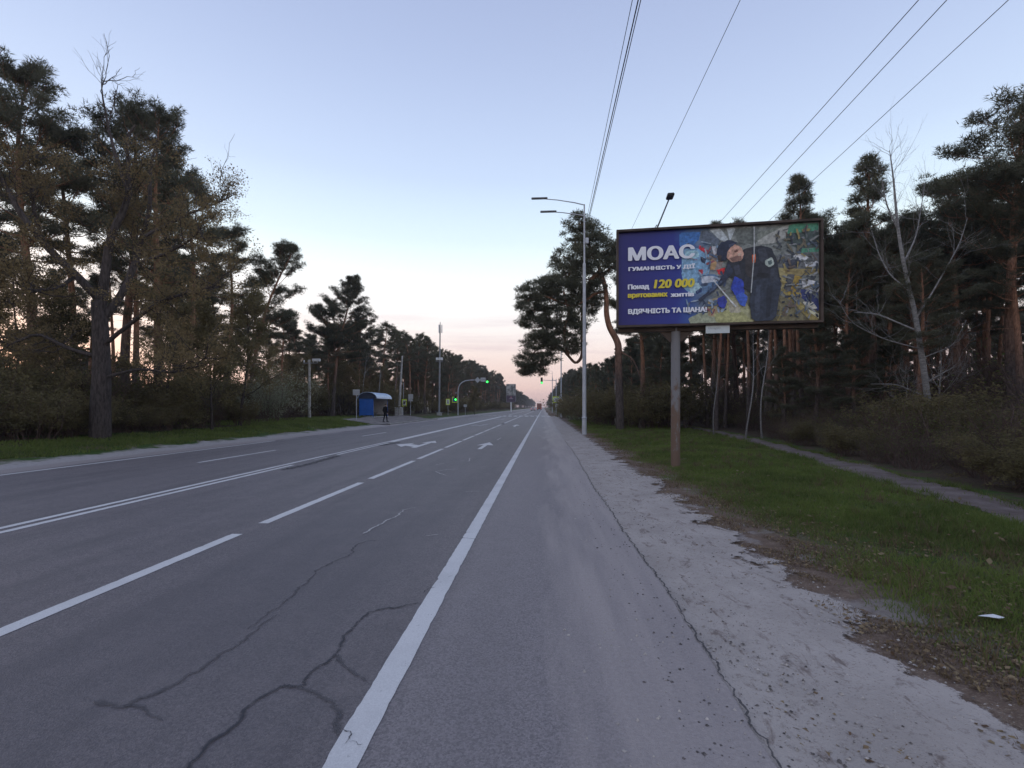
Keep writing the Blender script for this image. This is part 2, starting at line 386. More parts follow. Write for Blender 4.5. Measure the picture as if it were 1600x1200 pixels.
# dark broken joint between asphalt and sand
t = NT('joint_dirt'); t.col(t.mix(t.noise(t.pos(), 20, 4), (.07, .062, .06), (.16, .142, .136))); t.rough(.95); M['joint'] = t.m
jy = grid_lines([(-2, 24, .06)])
jx = 1.06 + wob(jy, .012, .3) + .03 * np.sin(jy * .45)
wj = .006 + .012 * np.clip(octave(jy, 9, .8) + .35, 0, 1.6)
joint_line = list(zip(jx[::6] + .012, jy[::6]))

# ---- trodden dirt path along the wood
pp = [(4.6, -2), (5.9, 3.5), (6.9, 7.0), (7.55, 10.3), (8.2, 14.1), (9.0, 18.5), (9.7, 23), (10.6, 30), (11.2, 40), (11.5, 60)]
py_ = grid_lines([(-2, 60, .15)]); pxs = np.interp(py_, [p[1] for p in pp], [p[0] for p in pp])
pw = np.interp(py_, [0, 8, 25, 60], [.52, .5, .42, .4])
t = NT('trodden_dirt'); b1 = t.noise(t.pos(), 2.2, 6, .65); b2 = t.noise(t.pos(), 40, 3)
c = t.mix(t.rng(b1, .35, .65), (.12, .09, .08), (.21, .17, .155)); c = t.mix(t.rng(b2, .58, .7, 0, .7), c, (.10, .07, .055)); t.col(c); t.rough(.95); t.spec(.1); t.bump(b2, .5, .02)
M['dirt'] = t.m
tag(strip('dirt_path', pxs - pw + octave(py_, 21, .07), pxs + pw + octave(py_, 22, .08), py_, lambda x, y: gz(x, y) + .012, M['dirt'], 6), kind='structure')
# paved waiting area and kerb by the bus stop
pad_y = grid_lines([(44.5, 66, .25)])
pad = strip('bus_stop_pavement', -19.6, -14.35 + octave(pad_y, 31, .05), pad_y, lambda x, y: np.maximum(gz(x, y), gz(-15.6, y)) + .02, simple('dusty_paving', (.23, .205, .19), .95, 0, .25, 1.3, .1), 8)
tag(pad, kind='structure')
kb = MB()
for i in range(20): kb.box((-14.42 + .015 * math.sin(i * 2.1), 45.2 + i * 1.03, .06), (.15, 1.0, .13))
ko = kb.build('kerb', M['concrete'])
tag(ko, kind='structure')

# ------------------------------------------------------------------ painted markings (worn thermoplastic, 4 mm above the asphalt)
t = NT('worn_road_paint')
w1 = t.noise(t.pos(), 14, 6, .75); w2 = t.noise(t.pos(), 1.2, 3); w3 = t.noise(t.pos(), 130, 2)
c = t.mix(t.rng(w3, .3, .7), (.60, .575, .56), (.73, .705, .685))
c = t.mix(t.rng(w1, .63, .69), c, (.19, .175, .172))
c = t.mix(t.rng(w2, .45, .7, 0, .28), c, (.33, .31, .30))
t.col(c); t.rough(.75); t.spec(.25); M['paint'] = t.m
t = NT('faded_road_paint')
w1 = t.noise(t.pos(), 16, 6, .75)
t.col(t.mix(t.rng(w1, .44, .60), (.42, .40, .395), (.18, .165, .165))); t.rough(.8); M['paint_faded'] = t.m
_ms = [0]
def line(x, y0, y1, w, mat='paint', jag=.012, name='road_marking', z=.004):
    _ms[0] += 1; n = max(2, int((y1 - y0) / (.05 if y0 < 14 else .25)) + 1); n = min(n, 700)
    y = np.linspace(y0, y1, n); r = np.random.RandomState(_ms[0])
    j1 = octave(y * 9, _ms[0] + 50, jag * .1) + np.abs(r.randn(n)) * jag * .45 * (r.rand(n) < .4); j2 = octave(y * 9, _ms[0] + 90, jag * .1) - np.abs(r.randn(n)) * jag * .3 * (r.rand(n) < .3)
    o = strip(name, x - w / 2 + j1, x + w / 2 + j2, y, z, M[mat], 1); o.parent = road; return o
XR, XD, XC1, XC2, XL, XE = -.935, -3.965, -7.11, -7.37, -10.22, -13.1
line(XR, -4, 30, .165); line(XR, 30, 420, .16)
y = 2.35
while y < 46: line(XD, y, y + 3.72, .15); y += 4.3
line(XD, 46, 84, .15); line(XD, 100, 300, .14)
line(XC2, -2, 84, .125); line(XC1, -2, 13.4, .125); line(XC1, 14.7, 15.6, .10, 'paint_faded'); line(XC1, 16.4, 22.0, .12); line(XC1, 22.6, 84, .14); line(-7.24, 22.6, 84, .15, z=.0045); line(-7.24, 102, 420, .2)
for y0 in (.8, 13.8, 26.9, 40, 53, 66): line(XL, y0, y0 + 4.2, .12, 'paint' if y0 < 30 else 'paint_faded')
line(XE, -2, 23.0, .13, 'paint_faded' if False else 'paint'); line(XE, 23.8, 25.3, .12, 'paint_faded'); line(XE, 27.6, 31, .12, 'paint_faded'); line(XE, 110, 400, .15)
def poly_mark(pts, mat='paint', name='road_marking', z=.005):
    mb = MB(); mb.add([(p[0], p[1], z) for p in pts], [tuple(range(len(pts)))]); o = mb.build(name, M[mat], road)
    if o.data.polygons[0].normal.z < 0: o.data.flip_normals()
    return o
def arrow_straight(x, y0, L, w=.72, sw=.17, mat='paint'):
    poly_mark([(x - sw / 2, y0), (x + sw / 2, y0), (x + sw / 2, y0 + L * .55), (x + w / 2, y0 + L * .52), (x, y0 + L), (x - w / 2, y0 + L * .52), (x - sw / 2, y0 + L * .55)], mat)
def arrow_left(x, y0, L, mat='paint'):
    s = .11
    poly_mark([(x - s, y0), (x + s, y0), (x + s, y0 + L * .68), (x + .36, y0 + L * .66), (x, y0 + L), (x - .36, y0 + L * .66), (x - s, y0 + L * .68), (x - s, y0 + L * .32),
               (x - .62, y0 + L * .47), (x - .62, y0 + L * .62), (x - 1.2, y0 + L * .40), (x - .62, y0 + L * .10), (x - .62, y0 + L * .25), (x - s, y0 + L * .10)], mat)
arrow_left(-5.25, 19.4, 4.0); arrow_straight(-2.5, 18.9, 3.7)
arrow_left(-5.5, 42, 5.0, 'paint_faded'); arrow_straight(-2.45, 40.5, 5); arrow_left(-5.5, 64, 5, 'paint_faded')
# stop line and the dotted edges of the crossing
for i in range(9):
    x = 1.0 - i * 1.0
    poly_mark([(x - .32, 85.5), (x + .32, 85.5), (x + .32, 89.7), (x - .32, 89.7)])
for i in range(13):
    x = -.5 - i * 1.0
    poly_mark([(x - .3, 92.5), (x + .3, 92.5), (x + .3, 96.5), (x - .3, 96.5)], 'paint_faded')
# sealed cracks and old grey filler on the asphalt
t = NT('tar_crack_seal'); k1 = t.noise(t.pos(), 30, 5, .7); k2 = t.noise(t.pos(), 4, 3)
t.col(t.mix(t.rng(k1, .40, .62), (.046, .044, .055), (.10, .093, .10))); t.rough(.7); M['tar'] = t.m
t = NT('thin_tar_stain'); k1 = t.noise(t.pos(), 24, 5, .75)
t.col(t.mix(t.rng(k1, .36, .64), (.095, .088, .095), (.158, .144, .143))); t.rough(.8); M['tar_thin'] = t.m
def crack_mat(name, core, halo, core_w, alpha):
    """tar that ran into a crack: dark core, thin ragged stain either side"""
    t = NT(name); uv = t.new('ShaderNodeUVMap'); v = t.math('ABSOLUTE', t.math('SUBTRACT', t.math('MULTIPLY', t.xyz(uv.outputs[0])[1], 2.0), 1.0))
    n1 = t.rng(t.noise(t.pos(), 26, 6, .75), .3, .7, -.55, .55); n2 = t.rng(t.noise(t.pos(), 7, 4, .6), .3, .7, -.4, .4)
    q = t.math('ADD', v, t.math('MULTIPLY', t.math('ADD', n1, n2), .75))
    t.col(t.mix(t.rng(q, core_w, core_w + .1), core, halo)); t.rough(.75)
    al = t.math('MULTIPLY', t.rng(q, .35, .85, alpha, 0), t.rng(v, .8, 1.0, 1, 0)); al = t.math('MAXIMUM', al, t.rng(q, core_w, core_w + .08, .95, 0)); fade(t, al); return t.m
M['tar'] = crack_mat('tar_filled_crack', (.035, .034, .042), (.08, .074, .08), .2, .5)
M['tar_thin'] = crack_mat('thin_tar_stain', (.07, .066, .074), (.095, .087, .092), -.15, .55)
M['paint_faded_line'] = crack_mat('pale_crack_filler', (.42, .39, .375), (.34, .31, .30), .45, .85)
M['patch'] = crack_mat('dark_asphalt_patch', (.10, .09, .093), (.105, .095, .098), .0, .6)
def crack(pts, w0, w1, mat, seed, name='crack_seal', z=.0062, world=False):
    mat = {'paint_faded': 'paint_faded_line'}.get(mat, mat)
    if name == 'asphalt_patch': mat = 'patch'
    P = np.array(pts) if world else np.array([tuple(G(*p))[:2] for p in pts]); d = np.r_[0, np.cumsum(np.linalg.norm(np.diff(P, axis=0), axis=1))]
    n = min(max(8, int(d[-1] / .03)), 900); s = np.linspace(0, d[-1], n); q = np.stack([np.interp(s, d, P[:, 0]), np.interp(s, d, P[:, 1])], 1)
    q += np.stack([octave(s * 16, seed, .008), octave(s * 16, seed + 7, .008)], 1)
    tg = nrm(np.gradient(q, axis=0)); nm = np.stack([-tg[:, 1], tg[:, 0]], 1)
    w = np.interp(s, [0, d[-1]], [w0, w1]) * .85; w *= np.clip(np.minimum(s, d[-1] - s) / (w.mean() + 1e-6) + .25, 0, 1)
    V = np.concatenate([np.c_[q - nm * w[:, None] / 2, np.full(n, z)], np.c_[q + nm * w[:, None] / 2, np.full(n, z)]])
    i = np.arange(n - 1); T = np.stack([i + n, i + 1 + n, i + 1, i], 1); me = np_mesh(name, V, T)
    uvl = me.uv_layers.new(name='UVMap'); U = np.concatenate([np.c_[s, np.zeros(n)], np.c_[s, np.ones(n)]]); uvl.data.foreach_set('uv', U[T.ravel()].astype(np.float32).ravel())
    o = link(name, me, M[mat]); o.parent = road
    if o.data.polygons[0].normal.z < 0: o.data.flip_normals()
crack([(270, 1225), (295, 1200), (330, 1160), (372, 1128), (400, 1096), (440, 1073), (472, 1072), (490, 1050), (525, 1022), (545, 985), (576, 958), (602, 951), (655, 944)], .05, .035, 'tar', 1)
crack([(440, 1071), (482, 1079), (515, 1093), (530, 1118), (527, 1150)], .045, .06, 'tar_thin', 2, z=.0056)
crack([(527, 1022), (534, 1036), (548, 1052), (578, 1064)], .06, .035, 'tar_thin', 3, z=.0053)
crack([(148, 1098), (170, 1104), (196, 1103), (216, 1094), (246, 1085), (282, 1064), (322, 1040), (382, 1000), (432, 960)], .075, .02, 'tar_thin', 4)
crack([(190, 1102), (235, 1110), (254, 1128)], .05, .02, 'tar_thin', 5, z=.0056)
crack([(440, 945), (474, 915), (500, 888), (530, 874), (546, 869), (556, 852), (572, 846), (592, 845)], .045, .03, 'tar_thin', 6)
crack([(385, 985), (440, 945)], .02, .03, 'tar_thin', 16)
crack([(568, 834), (590, 822), (604, 814), (622, 806), (630, 797), (652, 793)], .07, .05, 'paint_faded', 7, 'filler_trace')
crack([(680, 737), (690, 741), (697, 743)], .08, .08, 'paint_faded', 8, 'filler_trace')
crack([(680, 737), (698, 734), (719, 733)], .08, .08, 'paint_faded', 9, 'filler_trace')
crack([(718, 720), (733, 721), (734, 716)], .09, .09, 'paint_faded', 10, 'filler_trace')
crack([(726, 768), (750, 768)], .06, .05, 'paint_faded', 11, 'filler_trace')
crack([(664, 838), (684, 836)], .05, .05, 'paint_faded', 12, 'filler_trace')
crack([(776, 688), (783, 684)], .18, .18, 'paint_faded', 13, 'filler_trace')
crack([(680, 727), (694, 724)], .09, .03, 'paint_faded', 17, 'filler_trace')
crack([(724, 833), (742, 832)], .022, .022, 'tar', 14, z=.0075)
crack([(722, 840), (741, 844)], .03, .02, 'tar_thin', 18, z=.0075)
crack([(540, 1163), (552, 1160), (567, 1166)], .009, .009, 'tar', 15, z=.0075)
crack([(660, 928), (668, 920), (684, 918)], .02, .008, 'tar', 19, z=.0075)
crack([(542, 1140), (549, 1150), (541, 1165)], .018, .008, 'tar', 20, z=.0075)
# darker patches of repaired asphalt by the broken centre line
crack([(440, 735), (480, 726), (530, 712)], .42, .42, 'tar_thin', 23, 'asphalt_patch', z=.0034)
crack([(590, 697), (625, 691)], .5, .5, 'tar_thin', 24, 'asphalt_patch', z=.0034)

M['joint_line'] = crack_mat('crumbled_edge_joint', (.06, .053, .052), (.15, .132, .126), .42, .7)
crack(joint_line, .028, .02, 'joint_line', 71, 'edge_joint', .0075, True)
# pebbles and crumbs of asphalt on the shoulder
def pebbles(name, n, xr, yr, mat, seed, label, mask, smin, smax):
    rng = np.random.RandomState(seed); y = np.exp(rng.uniform(math.log(yr[0]), math.log(yr[1]), n)); x = rng.uniform(*xr, n); k = mask(x, y, rng); x, y = x[k], y[k]; n = len(x)
    s = (smin + (smax - smin) * rng.rand(n) ** 3)[:, None, None]; base = np.array([[1, 0, 0], [0, 1, 0], [-1, 0, 0], [0, -1, 0], [0, 0, .7], [0, 0, -.4]], float)[None] * (.6 + .7 * rng.rand(n, 6, 1)) * s
    a = rng.rand(n) * 6.28; ca, sa = np.cos(a)[:, None], np.sin(a)[:, None]; bx = base[..., 0] * ca - base[..., 1] * sa; by = base[..., 0] * sa + base[..., 1] * ca
    z = np.where(x > 1.05, gz(x, y) + .018, .001); V = np.stack([bx + x[:, None], by + y[:, None], base[..., 2] + z[:, None]], -1).reshape(-1, 3)
    T = np.array([[0, 1, 4], [1, 2, 4], [2, 3, 4], [3, 0, 4], [1, 0, 5], [2, 1, 5], [3, 2, 5], [0, 3, 5]])
    tag(link(name, np_mesh(name, V, (T[None] + np.arange(n)[:, None, None] * 6).reshape(-1, 3)), M[mat]), label, 'gravel', kind='stuff')
M['pebble_pale'] = simple('pale_pebble', (.40, .36, .33), .9, 0, .4, 40, .2); M['pebble_dark'] = simple('asphalt_crumb', (.13, .115, .11), .9, 0, .4, 40, .2)
pebbles('gravel', 5200, (.15, 2.6), (2.0, 22), 'pebble_pale', 41, 'pale pebbles strewn over the sandy shoulder', lambda x, y, r: r.rand(len(x)) < np.clip(.25 + .5 * (x > 1.0), 0, 1), .003, .016)
pebbles('gravel', 3400, (.6, 2.7), (2.0, 22), 'pebble_dark', 42, 'dark asphalt crumbs strewn along the joint and the sand', lambda x, y, r: r.rand(len(x)) < np.exp(-np.abs(x - 1.15) * 1.6), .003, .014)

# ------------------------------------------------------------------ vegetation builders
def tufts(C, rad, n, rng, size, flat=.5, blades=3, width=.2, up=.45):
    """needle tufts in clumps round the centres C"""
    N = len(C); k = N * n
    off = rng.randn(k, 3) * .5; L = np.linalg.norm(off, axis=1, keepdims=True); off = off / L * np.minimum(L, 1.15)
    off[:, 2] *= flat
    p = np.repeat(C, n, 0) + off * np.repeat(rad, n)[:, None]
    d = nrm(off * .8 + rng.randn(k, 3) * .45 + np.array([0, 0, up]))
    p = np.repeat(p, blades, 0); d = nrm(np.repeat(d, blades, 0) + rng.randn(k * blades, 3) * .55)
    s = size * (.6 + .8 * rng.rand(k * blades, 1)); side = nrm(np.cross(d, rng.randn(k * blades, 3)))
    a = p - side * s * width * .5; b = p + side * s * width * .5; c = p + d * s
    return np.stack([a, b, c], 1).reshape(-1, 3), np.arange(k * blades * 3).reshape(-1, 3)
def leaves(C, rad, n, rng, size, flat=.8):
    """small diamond leaves scattered round the centres C"""
    N = len(C); k = N * n
    p = np.repeat(C, n, 0) + rng.randn(k, 3) * np.repeat(rad, n)[:, None] * np.array([.55, .55, .55 * flat])
    d = nrm(rng.randn(k, 3)); e = nrm(np.cross(d, rng.randn(k, 3))); s = size * (.55 + .9 * rng.rand(k, 1))
    V = np.stack([p, p + d * s * .5 + e * s * .32, p + d * s, p + d * s * .5 - e * s * .32], 1).reshape(-1, 3)
    i = np.arange(k)[:, None] * 4
    return V, np.concatenate([i + [0, 1, 2], i + [0, 2, 3]])
def bez(p0, d, L, n, sag, rng, wob_=.05):
    s = np.linspace(0, 1, n)[:, None]; w = np.cumsum(rng.randn(n, 3) * wob_ * L / n, 0); w[0] = 0
    return p0 + d * L * s + np.array([0, 0, 1.]) * sag * L * s ** 2 + w
def pine_mesh(name, seed, H, cb, spread, nb=34, dens=34, tuft=.23, lean=(0, 0), top='round', dead=8, lod=0):
    """Scots pine: returns (trunk mesh with limbs, crown mesh)"""
    rng = np.random.RandomState(seed); wood = Acc()
    n = 12; s = np.linspace(0, 1, n)
    path = np.stack([lean[0] * s ** 1.5 * H + H * .012 * np.sin(s * 5 + seed) * s * 2, lean[1] * s ** 1.5 * H + H * .012 * np.sin(s * 4 + 2 * seed) * s * 2, H * .97 * s - .15], 1)
    r0 = H * .0115 + .02
    rad = r0 * (1 - s) ** .75 + .015; rad[0] *= 1.35
    wood.tube(path, rad, 9 if lod == 0 else 5)
    C = []; Rr = []
    for b in range(nb):
        f = (b + .5) / nb; f = f ** .85
        z = cb + (1 - cb) * f * .97; zi = np.array([np.interp(z, s, path[:, i]) for i in range(3)])
        az = b * 2.39996 + rng.randn() * .5
        prof = (1 - f ** 2.4) ** .6 * (.55 + .45 * min(1, f * 3.5)) if top == 'round' else (1 - f) ** 1.1 * (.5 + .5 * min(1, f * 4)) + .05
        L = spread * prof * (.55 + .65 * rng.rand()) + .25
        el = R(2 + 56 * f ** 1.4 + rng.randn() * 11)
        d = np.array([math.cos(az) * math.cos(el), math.sin(az) * math.cos(el), math.sin(el)])
        P = bez(zi, d, L, 6, .12 + .1 * rng.rand(), rng, .16)
        rb = max(.012, .34 * np.interp(z, s, rad))
        wood.tube(P, np.linspace(rb, .008, 6), 5 if lod == 0 else 3)
        ns = int(4 + L * 3.2)
        for q in range(ns):
            u = .35 + .65 * (q + rng.rand()) / ns; p = np.array([np.interp(u, np.linspace(0, 1, 6), P[:, i]) for i in range(3)])
            ang = rng.choice([-1, 1]) * R(35 + 35 * rng.rand()); ca, sa = math.cos(ang), math.sin(ang)
            dd = np.array([d[0] * ca - d[1] * sa, d[0] * sa + d[1] * ca, d[2] + .25 + .25 * rng.rand()]); dd /= np.linalg.norm(dd)
            l2 = L * (.18 + .22 * rng.rand()) * (1.25 - u * .7) + .15
            P2 = bez(p, dd, l2, 3, .15, rng, .1)
            if lod == 0: wood.tube(P2, np.linspace(rb * .4 + .004, .004, 3), 3)
            C.append(P2[-1]); Rr.append(.19 + .17 * rng.rand() + .02 * L)
            if l2 > .7: C.append(P2[1]); Rr.append(.19 + .12 * rng.rand())
        C.append(P[-1]); Rr.append(.24 + .12 * rng.rand())
    C.append(path[-1] + np.array([0, 0, .1])); Rr.append(.3)
    for b in range(dead):                       # bare lower stubs
        z = cb * (.35 + .65 * rng.rand()); zi = np.array([np.interp(z, s, path[:, i]) for i in range(3)]); az = rng.rand() * 6.28
        L = .4 + 1.5 * rng.rand(); d = np.array([math.cos(az), math.sin(az), .1 + .3 * rng.randn()])
        wood.tube(bez(zi, d, L, 4, -.1, rng, .2), np.linspace(.025, .006, 4), 3)
    V, T = tufts(np.array(C), np.array(Rr), int(dens * .95) if lod == 0 else dens, rng, tuft * (.92 if lod == 0 else 1), .5, 3 if lod == 0 else 2, .13 if lod == 0 else .42)
    return wood.mesh(name + '_trunk', True), np_mesh(name + '_crown', V, T)
def grow(wood, tips, p, d, L, r, lev, rng, spread=.75, ratio=.72, kids=(2, 4), up=.12, minr=.006, wig=.22):
    """branching hardwood limb, recursive"""
    n = 5 if lev > 1 else 4
    P = bez(p, d, L, n, up, rng, wig); wood.tube(P, np.linspace(r, max(minr * .6, r * .55), n), 6 if lev > 2 else (4 if lev > 1 else 3))
    if lev <= 1: tips.append(P[-1]); tips.append(P[n // 2])
    if lev == 0: return
    m = rng.randint(kids[0], kids[1] + 1)
    for k in range(m + 1):
        u = 1.0 if k == 0 else .3 + .65 * rng.rand()
        q = np.array([np.interp(u, np.linspace(0, 1, n), P[:, i]) for i in range(3)])
        nd = nrm(d + rng.randn(3) * (spread if k else spread * .45) + np.array([0, 0, up * .8]))
        grow(wood, tips, q, nd, L * ratio * (.7 + .5 * rng.rand()) * (1 if k == 0 else .85), max(minr, r * (.62 if k == 0 else .45)), lev - 1, rng, spread, ratio, kids, up, minr, wig)
def hardwood_mesh(name, seed, H, r, lev, leaf=None, lean=(0, 0), clear=.3, n_leaf=8, lrad=.3, lsize=.09, spread=.6, minr=.006, **kw):
    rng = np.random.RandomState(seed); wood = Acc(); tips = []
    s = np.linspace(0, 1, 10); path = np.stack([lean[0] * H * s + H * .015 * np.sin(s * 6 + seed), lean[1] * H * s + H * .015 * np.sin(s * 5 + 2 * seed), H * .95 * s - .1], 1)
    rad = r * (1 - s) ** .8 + minr; rad[0] *= 1.3; wood.tube(path, rad, 8)
    nb = kw.pop('nb', 14)
    for b in range(nb):
        u = clear + (1 - clear) * (b + rng.rand()) / nb * .97; p = np.array([np.interp(u, s, path[:, i]) for i in range(3)])
        az = b * 2.4 + rng.randn() * .4; el = R(25 + 35 * u + rng.randn() * 10)
        d = np.array([math.cos(az) * math.cos(el), math.sin(az) * math.cos(el), math.sin(el)])
        grow(wood, tips, p, d, H * .17 * (1.25 - .8 * u) * (.7 + .6 * rng.rand()), max(minr, np.interp(u, s, rad) * .45), lev, rng, spread, minr=minr, **kw)
    V = None
    if leaf:
        C = np.array(tips); V = np_mesh(name + '_crown', *leaves(C, np.full(len(C), lrad), n_leaf, rng, lsize))
    return wood.mesh(name + '_trunk', True), V
def shrub_mesh(name, seed, H, Wd, stems, n_leaf, lsize, lrad=.22, lev=2):
    rng = np.random.RandomState(seed); wood = Acc(); tips = []
    for k in range(stems):
        az = rng.rand() * 6.28; rr = Wd * .35 * math.sqrt(rng.rand()); p = np.array([math.cos(az) * rr, math.sin(az) * rr, -.05])
        d = nrm(np.array([math.cos(az) * .45 * rng.rand(), math.sin(az) * .45 * rng.rand(), 1.]) + rng.randn(3) * .12)
        grow(wood, tips, p, d, H * (.32 + .25 * rng.rand()), .012 + .012 * rng.rand(), lev, rng, .5, .74, (2, 3), .08, .0045, .2)
    V = None
    if n_leaf:
        C = np.array(tips); V = np_mesh(name + '_foliage', *leaves(C, np.full(len(C), lrad), n_leaf, rng, lsize))
    return wood.mesh(name + '_stems', True), V

PINES = [pine_mesh('pine_a', 1, 18, .48, 3.2, 40, 36), pine_mesh('pine_b', 2, 17, .56, 2.6, 32, 36, lean=(.02, .01)),
         pine_mesh('pine_c', 3, 19, .42, 3.0, 44, 34, lean=(-.015, 0)), pine_mesh('pine_d', 4, 15, .40, 2.6, 36, 36, top='cone'),
         pine_mesh('pine_e', 5, 16, .62, 2.3, 26, 38, lean=(.03, -.02)), pine_mesh('pine_f', 6, 12, .22, 2.4, 38, 34, top='cone')]
def top_of(me):
    a = np.empty(len(me.vertices) * 3, np.float32); me.vertices.foreach_get('co', a); return float(np.sort(a[2::3])[-40])
PINE_H = [top_of(p[1]) for p in PINES]
LEAN_PINE = pine_mesh('pine_lean', 8, 16, .45, 2.7, 38, 38, lean=(.24, 0)); LEAN_H = top_of(LEAN_PINE[1])
def add_tree(name, label, meshes, loc, rz=0, scale=1, group=None, mats=('pine_bark', 'needles'), cat='tree', parts=('trunk', 'crown')):
    e = empty(name, loc, rz, scale, label, cat, group)
    link(parts[0], meshes[0], M[mats[0]], e)
    if meshes[1] is not None: link(parts[1], meshes[1], M[mats[1]], e)
    return e
def at_ground(px, Z):
    p = W(px, HZ, Z); return Vector((p.x, p.y, gzf(p.x, p.y)))
def pine_at(px, top, Z, v, label, rz=0, group=None, wide=1.0, name='pine_tree', meshes=None, Hm=None):
    """a pine whose tip stands at pixel (px, top), Z metres away"""
    b = at_ground(px, Z); H = EYE + (HZ - top) / F * Z - b.z
    k = H / (Hm or PINE_H[v]); return add_tree(name, label, meshes or PINES[v], b, rz, (k * wide, k * wide, k), group)

# ------------------------------------------------------------------ left side of the road
LG = 'pines of the roadside wood on the left'
pine_at(48, 92, 27, 0, 'tallest dark pine at the left edge of the picture behind the budding tree', .4, LG, 1.05)
pine_at(-40, 190, 30, 2, 'dark pine cut off by the left edge of the picture', 1.9, LG)
pine_at(112, 185, 30, 1, 'pine filling the gap between the tallest left pine and the budding tree', 2.2, LG)
pine_at(196, 152, 31, 4, 'narrow topped pine directly behind the budding tree', .3, LG, 1.1)
pine_at(246, 156, 29, 2, 'bushy pine with a blunt top right of the budding tree', 2.9, LG, .95)
pine_at(300, 268, 36, 1, 'shorter pine on the right shoulder of the left tree mass', 4.0, LG)
pine_at(352, 345, 40, 4, 'thin pine with orange upper trunk beside the leaning pine', 1.2, LG, 1.0)
# the leaning pine with an open crown
b = at_ground(385, 42); add_tree('pine_tree', 'leaning orange-trunked pine with an open crown left of the lone road pine', LEAN_PINE, b, .12, (EYE + (HZ - 372) / F * 42 - b.z) / LEAN_H, LG)
pine_at(462, 500, 66, 5, 'small pine top poking up between leaning pine and bus stop pine', .5, LG)
STOP_PINE = pine_mesh('pine_stop', 9, 16, .42, 4.6, 56, 42, lean=(.13, 0), top='cone')
b = at_ground(520, 58); add_tree('pine_tree', 'big pine with leaning orange trunk rising behind the blue bus shelter', STOP_PINE, b, .15, (EYE + (HZ - 428) / F * 58 - b.z) / top_of(STOP_PINE[1]), LG)
pine_at(560, 492, 66, 0, 'dark pine just right of the big bus stop pine', 2.0, LG, 1.1)
pine_at(602, 503, 74, 2, 'rounded dark pine above the standing person', 1.0, LG, 1.2)
pine_at(640, 519, 84, 1, 'pine standing above the yellow stop sign', 3.0, LG, 1.15)
pine_at(664, 524, 88, 3, 'pine just left of the tall antenna mast', .7, LG, 1.2)
rngp = random.Random(4)
SKY = [(-400, 260), (0, 225), (100, 225), (200, 215), (260, 215), (300, 310), (340, 370), (400, 440), (450, 490), (470, 530), (520, 500), (600, 520), (650, 530), (700, 550), (750, 570), (790, 590), (820, 611), (846, 626), (852, 622), (870, 592), (900, 572), (945, 562), (990, 520), (1060, 470), (1120, 385), (1200, 352), (1300, 362), (1360, 335), (1430, 352), (1480, 330), (1540, 270), (1600, 215), (2200, 150)]
def height_limit(x, y):
    """how tall a tree may grow at this spot so that the wood keeps its real, sloping height"""
    Z = -x * SP + y * CP; px = 800 + F * (x * CP + y * SP) / max(Z, 2); return EYE + (HZ - np.interp(px, *zip(*SKY))) / F * Z
def scatter_pines(spots, label, group, vs=(0, 1, 2, 3, 4), smin=.8, smax=1.1):
    for x, y in spots:
        v = rngp.choice(vs); s = min(rngp.uniform(smin, smax), height_limit(x, y) * rngp.uniform(.86, 1.03) / PINE_H[v])
        if s < .36: continue
        add_tree('pine_tree', label, PINES[v], (x, y, gzf(x, y)), rngp.random() * 6.28, (max(s, .5), max(s, .5), s), group)
# trunks and crowns further into the left wood (thin enough for the evening sky to show between them)
spots = []
for y in range(16, 92, 6):
    for row, x in enumerate((-28, -35, -43)):
        if rngp.random() < (.72 if row == 0 else .8): spots.append((x + rngp.uniform(-2.4, 2.4) - (5 if y > 62 else 0), y + rngp.uniform(-2, 2)))
scatter_pines(spots, 'pine standing further back in the wood left of the road', 'pines in the depth of the left wood', (0, 1, 2, 4), .72, .95)
spots = []
y = 92
while y < 270:
    for row in range(2):
        spots.append((-23 - row * 5 + rngp.uniform(-2.2, 2.2), y + rngp.uniform(-2, 2)))
    y += 4.6 + (y - 92) * .02
scatter_pines(spots, 'pine in the dark tree line along the far left roadside', 'far pines on the left of the road', (0, 1, 2, 3, 5), .9, 1.15)

